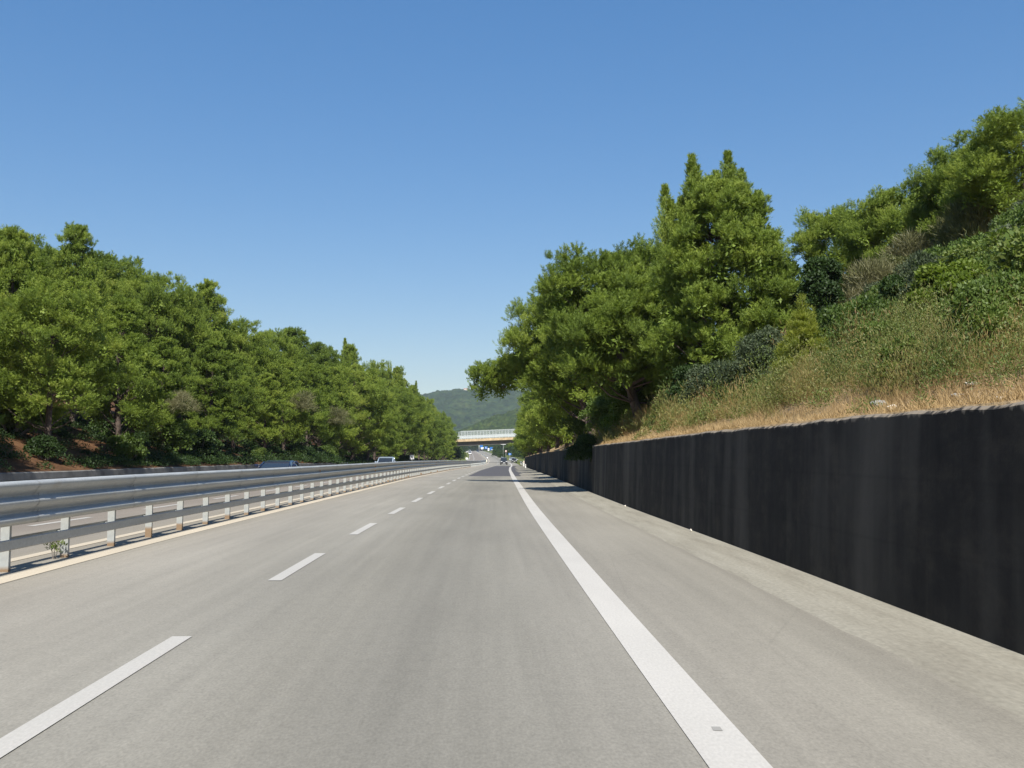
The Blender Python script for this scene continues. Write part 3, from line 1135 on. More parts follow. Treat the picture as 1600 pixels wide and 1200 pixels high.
# front row, lower and leaning out over the carriageway
for d in (16, 22, 28):      # unseen pines, added so that their shade falls on the bank
    x = -17.9 + float(off(d))
    make_tree('pine_tree', LV[(d // 2) % 6], (x, d, ground_z(x, d) - .1), d, .82, 'unseen front row pine added beyond the left edge to shade the bank', group='front row of pines on the left')
d = 33.0
i = 0
while d < 300:
    u = -17.6 + rng.uniform(-.7, .5)
    x = u + float(off(d)); gz = ground_z(x, d)
    k = rng.randrange(6)
    ppx = 752 + x / d * 1556
    sky_y = np.interp(ppx, [q[0] for q in sky_line], [q[1] for q in sky_line])
    s = max(4.5, (CAM_H + (704 - sky_y) / 1556 * d * rng.uniform(.66, .84)) - gz) / 10.4
    last_tree = make_tree('pine_tree', LV[k], (x, d, gz - .1), 0 if i in (3, 7, 9) else rng.uniform(0, 6.28), (s * 1.12, s * 1.12, s), f'pine at the left road edge, {ORD[i]} of the front row from the near end', group='front row of pines on the left')
    if i in (3, 7, 9):
        dt = bush_meshes(300 + i, 2.2, 1.3, nl=9, lobe=.5, n_leaf=2600, L=.5, W=.02, up=.5, airy=1)[1]
        ft = last_tree
        tw = link('dead_twigs', dt, M['grey_twig'], ft, (1.9, -1.6, 3.2 if i != 7 else 4.4))
        tw['label'] = 'grey leafless dead twigs at the front of the crown'
    d += 5.2 + d * .035 + rng.uniform(-.8, .8)
    i += 1
# back rows, closing the gaps between the skyline trees
d = 40.0
while d < 300:
    u = -27 + rng.uniform(-2, 2)
    x = u + float(off(d)); gz = ground_z(x, d)
    s = rng.uniform(.78, .95) * (1 + .2 * min(1, d / 200))
    make_tree('pine_tree', LV[rng.randrange(6)], (x, d, gz - .1), rng.uniform(0, 6.28), (s * 1.15, s * 1.15, s), 'pine half hidden in the back rows of the left treeline', group='back rows of pines on the left')
    d += 6.5 + d * .04
d = 36.0
while d < 170:
    u = -23.5 + rng.uniform(-1.5, 1.5)
    x = u + float(off(d)); gz = ground_z(x, d)
    s = rng.uniform(.68, .82)
    make_tree('pine_tree', LV[rng.randrange(6)], (x, d, gz - .1), rng.uniform(0, 6.28), (s * 1.15, s * 1.15, s), 'pine half hidden in the back rows of the left treeline', group='back rows of pines on the left')
    d += 6.5 + d * .03

# ---- right side, hero pines
def base_z(x, y):
    return ground_z(x, y) - .1


def limb_lobes(p0, p1, n, r0, r1, seed):
    r_ = RS(seed)
    out = []
    for q in range(n):
        f = q / (n - 1)
        j = r_.uniform(-.35, .35, 3) * r0
        out.append((p0[0] + (p1[0] - p0[0]) * f + j[0], p0[1] + (p1[1] - p0[1]) * f + j[1], p0[2] + (p1[2] - p0[2]) * f + j[2] * .7, r0 + (r1 - r0) * f))
    return out


# leaning pine over the wall
x, y, _ = at(1005, 660, 38); z = base_z(x, y)
make_tree('pine_tree', pine_meshes(11, 6.6, 2.35, base=.24, prof=P_round, lean=(-1.6, .3), nl=56, lobe=.36, puffs=12, shoots=13, needles=36, trunk_r=.2, spires=3, L=.115, W=.0165, up=.7,
          chains=[[(-.5, -.8, 2.2, .5), (-.9, -1.5, 2.0, .75)], [(.3, -.6, 2.2, .5), (.4, -1.4, 1.9, .8)]], trunk_bend=.15), (x, y, z), 0, 1,
          'broad pine with a dark leaning trunk just behind the middle of the wall')
# pine with the limb reaching over the carriageway
x, y, _ = at(930, 655, 51); z = base_z(x, y)
tipx, tipy, tipz = at(737, 583, 55)
tip = np.array([tipx - x, tipy - y, tipz - z])
lm = [limb_lobes((-1.7, 1.8, 4.3), tip + [.1, 0, -.1], 9, 1.2, .8, 3), limb_lobes((-1.9, 2.4, 3.5), tip + [.7, .3, -.95], 8, 1.15, .8, 5), limb_lobes((-1.6, 1.2, 3.9), tip + [.9, -1.0, -.3], 7, 1.1, .7, 6)]
make_tree('pine_tree', pine_meshes(12, 7.6, 2.5, base=.2, prof=P_round, lean=(-1.7, .6), nl=56, lobe=.37, puffs=12, shoots=13, needles=34, trunk_r=.22, spires=4, L=.125, W=.019, up=.7, chains=lm, trunk_bend=.2),
          (x, y, z), 0, 1, 'big pine stretching one long low limb out over the right lane')
# tall pine with several leading shoots
x, y, _ = at(1128, 640, 33.5); z = base_z(x, y)
top = at(1140, 243, 33.5)[2] - z
make_tree('pine_tree', pine_meshes(13, top - 1.0, 2.1, base=.04, prof=lambda t: float(np.interp(t, [0, .2, .6, .86, 1], [.95, 1.05, .95, .6, .2])), nl=100, lobe=.34, puffs=15, shoots=10, needles=34, flat_=1.1, trunk_r=.17, L=.115, W=.0165, up=1.1,
          leaders=[(-.92, 0, top - 2.6, top - .1, .62), (-.72, .1, top - 2.4, top - .45, .5), (.33, 0, top - 2.2, top, .62), (.5, .1, top - 2.0, top - .5, .5), (-.3, .1, top - 2.0, top - .9, .5), (-1.85, 0, top - 3.6, top - 1.2, .6), (-1.65, .1, top - 3.4, top - 1.7, .5), (1.35, 0, top - 3.2, top - 1.35, .5),
                   (.8, .1, top - 2.2, top - .6, .5), (1.75, 0, top - 4.5, top - 2.6, .5), (-1.3, .1, top - 3.2, top - 1.6, .5), (-.1, 0, top - 2, top - .7, .5)], trunk_bend=.1),
          (x, y, z), 0, 1, 'tallest dense pine on the right with several pointed leading shoots')
# smaller pine between the two
x, y, _ = at(1040, 650, 41); z = base_z(x, y)
make_tree('pine_tree', pine_meshes(14, at(1012, 392, 41)[2] - z, 2.2, base=.08, prof=P_round, nl=60, lobe=.38, puffs=15, shoots=10, needles=32, trunk_r=.14, spires=3, L=.115, W=.018, up=.8, lean=(-.3, 0)), (x, y, z), 0, 1,
          'mid-sized pine filling the gap left of the tallest pine')
# shaped pines farther along the wall
RVp = [shared(pine_meshes(120 + i, 7, 2.7, base=.08, prof=(P_round, P_cone, P_round)[i], nl=54, lobe=.38, puffs=13, shoots=9, needles=25, trunk_r=.15, spires=3, L=.16, W=.027, up=.7)) for i in range(3)]
rng = random.Random(33)
i = 0
d = 62.0
while d < 225:
    u = 5.2 + rng.uniform(-.45, .5)
    x = u + float(off(d)); z = base_z(x, d)
    s = rng.uniform(.85, 1.1) * (.88 if d < 80 else 1)
    lab = f'pine overhanging the far wall, {ORD[i]} beyond the long-limbed pine'
    make_tree('pine_tree', RVp[i % 3], (x, d, z), rng.uniform(0, 6.28), s, lab, group='pines along the far wall')
    u2 = u + 4.5
    x2 = u2 + float(off(d + 4)); z2 = base_z(x2, d + 4)
    make_tree('pine_tree', RVp[(i + 1) % 3], (x2, d + 4, z2), rng.uniform(0, 6.28), s * 1.15, 'pine in the second row behind the pines along the far wall', group='second row behind the far wall')
    d += 10 + d * .06
    i += 1
# pines on the crest at the right
HV = [shared(pine_meshes(140 + i, 5.5, 2.3, base=.12, prof=P_round, nl=46, lobe=.4, puffs=11, shoots=12, needles=34, flat_=.7, trunk_r=.15, spires=3, L=.115, W=.0175, up=.6, lean=((-1.2, 0), (0, 0), (-.5, 0))[i])) for i in range(3)]
for i, (px, py, dd, u_w, k, lab) in enumerate([
        (1305, 318, 46, 1.0, 0, 'low crest pine leaning left at the left end of the hilltop trees'),
        (1386, 285, 41, .95, 1, 'middle crest pine with a small rounded top above the grey scrub'),
        (1452, 302, 38, .8, 2, 'small crest pine tucked against the tallest hilltop pine'),
        (1492, 224, 36, 1.0, 1, 'crest pine with a loose tuft of twigs sticking up at its left'),
        (1590, 162, 32, 1.25, 2, 'highest hilltop pine at the right edge of the view'),
        (1665, 190, 34, 1.2, 0, 'hilltop pine mostly cut off by the right edge of the view')]):
    x, y, tz = at(px, py, dd)
    x += (.55 if k == 0 else .2)
    z = base_z(x, y)
    s = (tz - z) / 6.35
    make_tree('pine_tree', HV[k], (x, y, z), (0, 2.1, 0, 4.2, .5, 0)[i], (s * u_w, s * u_w, s), lab, group='pines on the right hilltop')

# ---- shrubs on the right bank
def bush_at(px, pyb, pyt, hw, seed, mat, label, name='bush', cat='bush', d=None, **kw):
    if d is None:
        x, y, z = hit(px, pyb)
    else:
        x, y, _ = at(px, pyb, d); z = ground_z(x, y)
    h = at(px, pyt, y)[2] - z
    r = hw / 1556.0 * y * 1.12
    h *= 1.1
    n = int(kw.pop('n', 9000))
    make_bush(name, bush_meshes(seed, h, r, n_leaf=n, **kw), (x, y + r * .4, z - .05), 0, 1, label, mat=mat, cat=cat)


bush_at(1236, 600, 392, 42, 51, 'broad', 'tall dark green broadleaf shrub beside the tallest pine', d=33, nl=34, lobe=.5, L=.1, W=.06, n=40000)
bush_at(1292, 560, 398, 36, 52, 'broad', 'dark leafy shrub with a pointed shoot behind the young pine', d=31, nl=26, lobe=.5, L=.1, W=.06, n=30000)
x, y, z = hit(1262, 612)
sh = at(1262, 462, y)[2] - z
make_tree('pine_sapling', pine_meshes(53, sh * .8, .62, base=.05, prof=P_cone, nl=26, lobe=.3, puffs=8, shoots=8, needles=26, flat_=1.3, trunk_r=.05, L=.09, W=.009, up=1.5, core=40, trunk_bend=.05,
          leaders=[(.02, 0, sh * .4, sh, .26), (.22, .05, sh * .3, sh * .86, .24), (-.2, 0, sh * .3, sh * .8, .24), (.42, 0, sh * .2, sh * .62, .22), (-.4, .1, sh * .15, sh * .5, .22)]),
          (x, y + .3, z - .05), 0, 1, 'young yellow-green pine sapling with upright shoots on the bank', cat='sapling', mat='pine_light')
bush_at(1192, 622, 508, 48, 54, 'olive', 'grey-green shrub with small glinting leaves left of the young pine', nl=14, lobe=.5, L=.06, W=.035, n=14000)
bush_at(1120, 640, 560, 50, 55, 'olive', 'dim grey-green shrub under the tallest pine', nl=12, lobe=.5, L=.07, W=.04, n=9000)
bush_at(1518, 500, 408, 84, 56, 'bright', 'large rounded bright green bush high on the bank', nl=30, lobe=.42, L=.075, W=.045, n=46000)
bush_at(1375, 500, 412, 52, 57, 'grey_twig', 'bare grey twiggy shrub left of the rounded bright bush', name='dry_shrub', cat='shrub', nl=14, lobe=.5, L=.34, W=.02, up=.9, n=7000, airy=1)
bush_at(1445, 450, 372, 52, 58, 'grey_twig', 'bare grey shrub above the rounded bright bush', name='dry_shrub', cat='shrub', nl=14, lobe=.5, L=.36, W=.02, up=.9, n=7000, airy=1)
bush_at(1530, 412, 316, 60, 59, 'scrub', 'grey-brown scrub bush below the highest hilltop pine', name='dry_shrub', cat='shrub', nl=16, lobe=.5, L=.3, W=.026, up=.9, n=10000, airy=1)
bush_at(1410, 502, 424, 30, 60, 'broad', 'small dark bush wedged between grey scrub and bright bush', nl=10, lobe=.55, L=.08, W=.05, n=8000)
bush_at(1400, 420, 338, 60, 61, 'bright', 'green bush below the middle crest pine', nl=14, lobe=.5, L=.12, W=.07, n=10000)
bush_at(1320, 430, 378, 40, 62, 'bramble', 'green bush below the leaning crest pine', nl=12, lobe=.5, L=.11, W=.06, n=9000)
bush_at(1440, 602, 522, 50, 63, 'bramble', 'dark green bramble clump above the pale rock on the wall', nl=18, lobe=.5, L=.045, W=.028, n=26000)
bush_at(1570, 560, 478, 56, 64, 'bramble', 'mixed green bramble below the rounded bright bush at the view edge', nl=18, lobe=.5, L=.045, W=.028, n=26000)
bush_at(1335, 555, 492, 40, 65, 'bramble', 'low green bramble right of the young pine', nl=16, lobe=.5, L=.05, W=.03, n=18000)
bush_at(1480, 540, 470, 50, 66, 'bramble', 'low green thicket just under the rounded bright bush', nl=16, lobe=.5, L=.05, W=.03, n=20000)
bush_at(1590, 430, 350, 50, 67, 'olive', 'grey-green bush at the view edge under the highest pine', nl=12, lobe=.5, L=.09, W=.055, n=9000)
bush_at(985, 652, 592, 40, 68, 'bright', 'light green bush behind the leaning trunk', d=40, nl=12, lobe=.5, L=.11, W=.06, n=9000)
bush_at(908, 668, 606, 34, 69, 'bramble', 'green bush behind the wall, under the long-limbed pine', d=55, nl=12, lobe=.5, L=.12, W=.07, n=8000)
bush_at(1060, 655, 600, 45, 70, 'broad', 'dark bush in the shade between leaning trunk and tallest pine', d=36, nl=12, lobe=.5, L=.1, W=.06, n=9000)
bush_at(1035, 655, 612, 34, 72, 'bright', 'light green bush right of the leaning trunk', d=42, nl=12, lobe=.5, L=.1, W=.05, n=10000)
bush_at(948, 662, 606, 36, 73, 'bramble', 'green bush between the two leaning trunks', d=47, nl=12, lobe=.5, L=.11, W=.06, n=10000)
bush_at(1085, 650, 575, 40, 74, 'broad', 'dark evergreen shrub at the foot of the tallest pine', d=32.5, nl=14, lobe=.5, L=.09, W=.05, n=14000)
bush_at(1545, 470, 405, 60, 75, 'scrub', 'dull scrub bush to the right of the rounded bright bush', nl=14, lobe=.5, L=.1, W=.04, n=12000)
bush_at(1420, 470, 392, 44, 76, 'scrub', 'olive scrub bush between the grey shrubs', nl=14, lobe=.5, L=.12, W=.04, n=12000)
bush_at(1350, 470, 408, 34, 77, 'bright', 'small bright bush below the leaning crest pine', nl=12, lobe=.5, L=.1, W=.05, n=9000)
bush_at(1505, 585, 528, 46, 78, 'bramble', 'sprawling bramble just above the dry grass right of the dark clump', nl=16, lobe=.45, L=.045, W=.028, n=20000)
bush_at(1385, 560, 498, 40, 79, 'bramble', 'bramble mound in the middle of the right bank', nl=16, lobe=.45, L=.05, W=.03, n=18000)
# thicket of scrub over the upper slope
TH = [shared(bush_meshes(400 + i, 1.3, 1.0, nl=14, lobe=.5, n_leaf=9000, L=.085, W=(.045, .03, .035)[i], up=(.2, .5, .3)[i])) for i in range(3)]
rng = random.Random(77)
for i in range(64):
    w_ = rng.uniform(2.3, 11.5)
    y = rng.uniform(11, 44)
    x = WF + .22 + w_ + float(off(y))
    if abs((x / y) * 1556 + 752 - 1262) < 60 and y > 16:
        continue
    k = i % 3
    make_bush('scrub_bush', TH[k], (x, y, ground_z(x, y) - .08), rng.uniform(0, 6.28), tuple(q * min(1, .4 + w_ * .14) for q in (rng.uniform(.8, 1.35), rng.uniform(.8, 1.3), rng.uniform(.7, 1.2))),
              'low scrub bush in the tangled thicket covering the upper right bank', group='scrub thicket of the right bank', mat=('bramble', 'scrub', 'bright', 'olive', 'bramble', 'grey_twig')[rng.randrange(6)])
# shrub hanging over the wall top between its two lengths
hs = bush_meshes(71, 1.35, .7, nl=12, lobe=.5, n_leaf=12000, L=.075, W=.045, stems=3)
x0 = WF + .32 + float(off(40.6))
hs_o = make_bush('hanging_shrub', hs, (x0, 40.6, float(zr(40.6)) + WALL_H - .05), 0, 1, 'dark shrub spilling over the wall top where the two lengths meet', mat='broad')
for ch in hs_o.children:
    if ch.name.startswith('foliage'):
        ch.location = (-.42, 0, -.75)

# ---- shrubs under the left pines
LBm = [bush_meshes(80 + i, 1.2, .9, nl=10, lobe=.5, n_leaf=5000, L=.1, W=.06) for i in range(2)]
LBm = [shared(q) for q in LBm]
for i, (d, u, lab) in enumerate([(38, -16.8, 'near'), (46, -16.6, ''), (58, -16.9, ''), (70, -16.7, ''), (84, -16.8, ''), (100, -17, ''), (120, -17, ''), (145, -16.8, ''), (175, -17, ''), (210, -17, ''), (34, -18.5, ''), (41, -19.5, ''), (50, -19, ''), (54, -17.2, ''), (64, -18.6, ''), (77, -18.5, ''), (92, -18.6, ''), (110, -18.5, ''), (132, -18.5, ''), (160, -18.8, '')]):
    x = u + float(off(d))
    make_bush('bush', LBm[i % 2], (x, d, ground_z(x, d) - .05), i * 1.7, (.85 + .3 * (i % 3)) * (1.35 if i > 9 else 1), (f'shaded low shrub under the left pines, {ORD[i]} from the near end' if i < 10 else f'shaded shrub set back among the left pine trunks, {ORD[i - 10]} from the near end'), group='shrubs under the left pines', mat=('broad', 'bramble')[i % 2])


# ---- ivy and brambles under the left pines
r_ = RS(31)
nc = 3600
yy_ = 14 + 200 * r_.rand(nc) ** 1.3
uu_ = LW - .35 - 7.5 * r_.rand(nc) ** 1.6
keep = r_.rand(nc) < np.clip(.55 + 1.5 * vnoise(yy_ * .22, uu_ * .5), .15, 1)
uu_, yy_ = uu_[keep], yy_[keep]
xx_ = uu_ + off(yy_)
cc = np.stack([xx_, yy_, terrain(uu_, yy_)], 1)
crad = r_.uniform(.3, .75, len(cc)) * np.clip(yy_ / 60, .8, 1.6)
ci = np.repeat(np.arange(len(cc)), 150)
n = len(ci)
d = unit(r_, n); d[:, 2] = np.abs(d[:, 2])
P = cc[ci] + d * (r_.uniform(.3, 1.05, n) ** .5 * crad[ci])[:, None] * np.array([1, 1, .75])
k = np.clip(yy_[ci] / 55, .8, 2.2)
im = leaves('ivy', P, d * .4 + r_.randn(n, 3) * .6 + np.array([0, 0, .2]), .12 * k * r_.uniform(.6, 1.2, n), .065 * k * r_.uniform(.6, 1.2, n), r_, np.clip(r_.rand(len(cc))[ci] * .5 + .15 * r_.randn(n), 0, 1), d + r_.randn(n, 3) * .6)
tag(link('ground_cover', im, M['broad']), 'ivy and brambles, coloured dark for shade, covering the foot of the left pine bank', 'undergrowth', kind='stuff')  # dark leaf colour stands in for the shade under the pines


# ---- dry grass, herbs: nobody could count them
def scatter(n, seed, wmax, ymin, ymax, dens):
    r_ = RS(seed)
    y = ymin + (ymax - ymin) * r_.rand(n) ** 1.4
    w = wmax * r_.rand(n) ** 1.3
    u = WF + .26 + w
    keep = r_.rand(n) < dens(w, y)
    u, y = u[keep], y[keep]
    return np.stack([u + off(y), y, terrain(u, y)], 1), r_


def clumpy(w, y):
    return np.clip(.25 + 1.5 * (vnoise(y * 1.3, w * 1.9 + 3) + .25), 0, 1) * np.clip(1.5 - w / 3.4, .22, 1) * np.where(vnoise(y * .28 + 5, w * .4) > .02, .45, 1.0)


P, r_ = scatter(420000, 7, 6.0, 3.5, 60, clumpy)
n = len(P)
D = np.stack([r_.randn(n) * .55 - .12, r_.randn(n) * .55, np.abs(r_.randn(n)) * .5 + .55], 1)
far = np.clip(P[:, 1] / 25, .6, 1.8)
gm = leaves('dry_grass', P, D, r_.uniform(.07, .3, n) * (.45 + .55 * r_.rand(n)) * np.clip(.45 + (P[:, 0] - off(P[:, 1]) - WF) * .5, .4, 1), .0035 + .005 * far, r_, np.clip(.45 + .5 * vnoise(P[:, 0] * 1.5, P[:, 1] * 1.1) + .1 * r_.randn(n), 0, 1))
tag(link('dry_grass', gm, M['dry_grass']), 'dry straw-coloured grass along the top of the wall', 'grass', kind='stuff')


def herb_d(w, y):
    return np.clip(.4 + 1.8 * (vnoise(y * .55 + 11, w * .8) + .22), 0.05, 1) * np.clip((w - .75) / 1.2, 0.015, 1)


cc, r_ = scatter(2600, 9, 14.0, 4.5, 62, lambda w, y: np.clip((w - .55) / .9, .04, 1) * np.clip(1.5 - w / 5.5, .3, 1))
nc = len(cc)
cw = cc[:, 0] - off(cc[:, 1]) - WF
crad = r_.uniform(.16, .62, nc) * np.clip(.55 + cw / 4, .5, 1.15)
chh = crad * r_.uniform(.7, 2.1, nc)
kind = .75 * r_.rand(nc) + 1.0 * vnoise(cc[:, 0] * .45, cc[:, 1] * .3) + .1 + .3 * np.clip(2.1 - cw, 0, 1.2)
ctint = np.where(kind < .62, np.clip(.24 + .75 * vnoise(cc[:, 0] * .8 + 4, cc[:, 1] * .55) + .1 * r_.randn(nc), 0, .46), np.where(kind < .8, r_.uniform(.45, .68, nc), r_.uniform(.72, 1.0, nc)))
cnt = (430 * np.clip(crad / .35, .4, 1.8) ** 1.5 * np.clip(24 / cc[:, 1], .6, 1.5)).astype(int)
ci = np.repeat(np.arange(nc), cnt)
n = len(ci)
d = unit(r_, n); d[:, 2] = np.abs(d[:, 2])
rad = r_.uniform(.2, 1.05, n) ** .5
P = cc[ci] + d * rad[:, None] * np.stack([crad[ci], crad[ci], chh[ci]], 1)
stalk = r_.rand(n) < .12
P[:, 2] += np.where(stalk, r_.rand(n) * .35, 0)
D = d * .4 + np.stack([r_.randn(n), r_.randn(n), np.abs(r_.randn(n)) * .7 + np.where(stalk | (ctint[ci] > .7), 1.6, .25)], 1) * .7
k = np.clip(P[:, 1] / 18, .7, 1.9)
dry = ctint[ci] > .7
hm = leaves('bank_herbs', P, D, r_.uniform(.025, .07, n) * k * np.where(dry | stalk, 2.2, 1), r_.uniform(.011, .025, n) * k * np.where(dry | stalk, .35, 1), r_, np.clip(ctint[ci] + .08 * r_.randn(n), 0, 1), d + r_.randn(n, 3) * .6)
tag(link('undergrowth', hm, M['herb']), 'tangled green and rusty herbs covering the right bank', 'undergrowth', kind='stuff')


# weed at the foot of the second post
wm = bush_meshes(91, .42, .15, nl=8, lobe=.4, n_leaf=260, L=.06, W=.014, up=.8, stems=6, airy=1, stem_r=.006)
make_bush('weed', wm, (RC + float(off(14.3)) - .06, 14.25, 0), 0, 1, 'small green weed growing at the foot of a guardrail post', mat='bramble', cat='plant')


# ------------------------------------------------------------------ rocks
def rock(loc, dims, seed, mat, label):
    r_ = RS(seed)
    import bmesh
    b = bmesh.new()
    bmesh.ops.create_icosphere(b, subdivisions=3, radius=.5)
    k = r_.randn(7, 3)
    for v in b.verts:
        n_ = v.co.normalized()
        s = 1.0
        for q in k:
            dq = n_.dot(Vector(q).normalized())
            if dq > .55: s -= (dq - .55) * .5
        s += .05 * math.sin(9 * n_.x + seed) * math.sin(8 * n_.y) + .03 * math.sin(17 * n_.z + 3 * n_.x)
        v.co = Vector((n_.x * dims[0] * s * .5, n_.y * dims[1] * s * .5, n_.z * dims[2] * s * .5))
    me = bpy.data.meshes.new('rock'); b.to_mesh(me); b.free()
    o = link('rock', me, M[mat], None, loc)
    return tag(o, label, 'rock')


for (px, py, w_, h_, mat, lab, sd) in ((1374, 638, .26, .15, 'rock', 'grey rock on the wall top beside a whitish stone', 1), (1393, 641, .13, .1, 'pale_rock', 'whitish stone leaning on the grey rock on the wall', 2),
                                       (1497, 622, .16, .06, 'rock', 'flat grey stone in the dry grass near the right edge of view', 3), (1518, 606, .2, .07, 'pale_rock', 'pale bluish slab lying in the dry grass near the right edge', 4),
                                       (1562, 624, .1, .05, 'pale_rock', 'small white stone on the wall edge near the right edge of view', 5)):
    x, y, z = hit(px, py, 6)
    rock((x, y, z + h_ * .25), (w_, w_ * .8, h_), sd, mat, lab)
x, y, z = at(489, 717, 97)
rock((x, y, ground_z(x, y) + .25), (.75, .6, .7), 8, 'pale_rock', 'white boulder on the left bank below the pines')
# little white stones at the foot of the wall
for i, (px, py, lab) in enumerate([(1047, 823, 'white scrap of stone at the foot of the near wall'), (951, 783, 'tiny pale stone near the seam end of the near wall')]):
    v = ray(px, py); d = -(CAM_H - .09) / v.z
    rock((WF - .08 + float(off(d)), d, float(zr(d)) + .055), (.05, .06, .07), 20 + i, 'pale_rock', lab)

# ------------------------------------------------------------------ roadside marker posts and signs
def marker(d, u, h, label, w=.14):
    o = empty('marker_post', (u + float(off(d)), d, ground_z(u + float(off(d)), d)), 0, label, 'marker post')
    m = MB(); m.box((0, 0, h / 2), (w, w * .5, h), 0, .02); m.build('shaft', M['white'], o)
    m = MB(); m.box((0, -w * .27, h * .8), (w * .6, .01, h * .12)); m.build('reflector', M['black_plastic'], o)
    return o


marker(150, 3.55, .75, 'short white marker post at the foot of the far wall')
x, y, z = at(818.5, 716, 190)
o = empty('marker_post', (x, y, ground_z(x, y)), 0, 'slim pale post standing on top of the far wall end', 'marker post')
m = MB(); m.box((0, 0, .5), (.2, .12, 1.4), 0, .03); m.build('shaft', M['white'], o)
m = MB(); m.box((0, -.065, 1.0), (.12, .012, .15)); m.build('reflector', M['orange'], o)


def sign(px, py, d, w, h, panel, label, deco, round_=False, posts=1, name='road_sign'):
    x, y, zc = at(px, py, d)
    gz = ground_z(x, y)
    o = empty(name, (x, y, gz), 0, label, 'sign')
    hz = zc - gz
    m = MB()
    if round_:
        m.disc((0, 0, hz), (0, 1, 0), w / 2, .04, 24)
    else:
        m.box((0, 0, hz), (w, .05, h), 0, .02)
    m.build('panel', M[panel], o)
    pb = MB()
    xs = [0] if posts == 1 else [-w * .36, w * .36]
    for q in xs:
        pb = MB(); pb.tube([(q, .08, -.1), (q, .08, hz + h * .4)], .06, 8); pb.build('pole', M['grey_metal'], o)
    if deco:
        dm_ = MB()
        for (a, b, ww, hh) in deco[1]:
            dm_.box((a * w, -.035, hz + b * h), (ww * w, .016, hh * h))
        dm_.build('symbol', M[deco[0]], o)
    return o


bar = ('white', [(-.08, 0, .14, .6), (.06, -.2, .3, .12)])
sign(768, 701, 850, 2.9, 2.6, 'blue_sign', 'blue road sign with a white lower corner, nearest of the far row', ('white', [(.22, -.34, .45, .26)]), posts=2)
sign(763.3, 702.3, 920, 1.5, 2.5, 'white', 'narrow white road sign between two blue ones beyond the bridge', ('blue_sign', [(-.2, .15, .25, .3)]))
sign(759.4, 699.6, 1000, 2.8, 2.6, 'blue_sign', 'blue road sign with a white upright symbol beyond the bridge', bar, posts=2)
sign(752.2, 697.2, 1150, 3.4, 3.0, 'blue_sign', 'tall blue road sign beside a pale pole, farthest of the row', None, posts=2)
sign(753.6, 700.6, 1120, 3.2, 2.2, 'white', 'pale board standing under the farthest blue sign', None)
sign(796.6, 709.6, 430, 1.3, .85, 'blue_sign', 'small blue sign with a white arrow at the exit ramp', ('white', [(0, 0, .14, .8), (0, .22, .36, .14)]))
rs = sign(790.5, 705, 420, .8, .8, 'white', 'round white sign with a red rim on a pale striped pole', None, True)
m = MB()
hz = at(790.5, 705, 420)[2] - rs.location.z
for k in range(20):
    a0, a1 = 2 * math.pi * k / 20, 2 * math.pi * (k + 1) / 20
    m.tube([(.36 * math.cos(a0), -.03, hz + .36 * math.sin(a0)), (.36 * math.cos(a1), -.03, hz + .36 * math.sin(a1))], .045, 6, False)
m.build('rim', M['red'], rs)
sign(786.3, 693.2, 480, 2.3, .95, 'white', 'white rectangular board on a post seen just under the bridge', None)
sign(643.6, 714.5, 163, .68, .72, 'white', 'white square sign beside the opposite carriageway below the left pines', ('grey_metal', [(0, 0, .4, .5)]))
sign(729.2, 716.5, 420, .85, .8, 'white', 'little white sign at the left verge just above the guardrail end', None)
x, y, z = at(748.6, 698, 1100)
o = empty('lamp_post', (x, y, ground_z(x, y)), 0, 'pale grey pole left of the farthest blue sign', 'pole')
m = MB(); m.tube([(0, 0, -.2), (0, 0, 4), (0, 0, 8.5)], [.3, .26, .2], 8); m.build('shaft', M['fence_paint'], o)
m = MB(); m.box((.4, 0, 8.5), (1.2, .25, .15), 0, .03); m.build('lamp_head', M['fence_paint'], o)


# ------------------------------------------------------------------ vehicles
def loft(m, secs, smooth=False):
    n = len(secs[0]); F = []
    V = [p for s in secs for p in s]
    for i in range(len(secs) - 1):
        for k in range(n):
            k2 = (k + 1) % n
            F.append((i * n + k, i * n + k2, (i + 1) * n + k2, (i + 1) * n + k))
    F.append(tuple(range(n))[::-1]); F.append(tuple((len(secs) - 1) * n + k for k in range(n)))
    m.add(V, F, smooth=smooth)


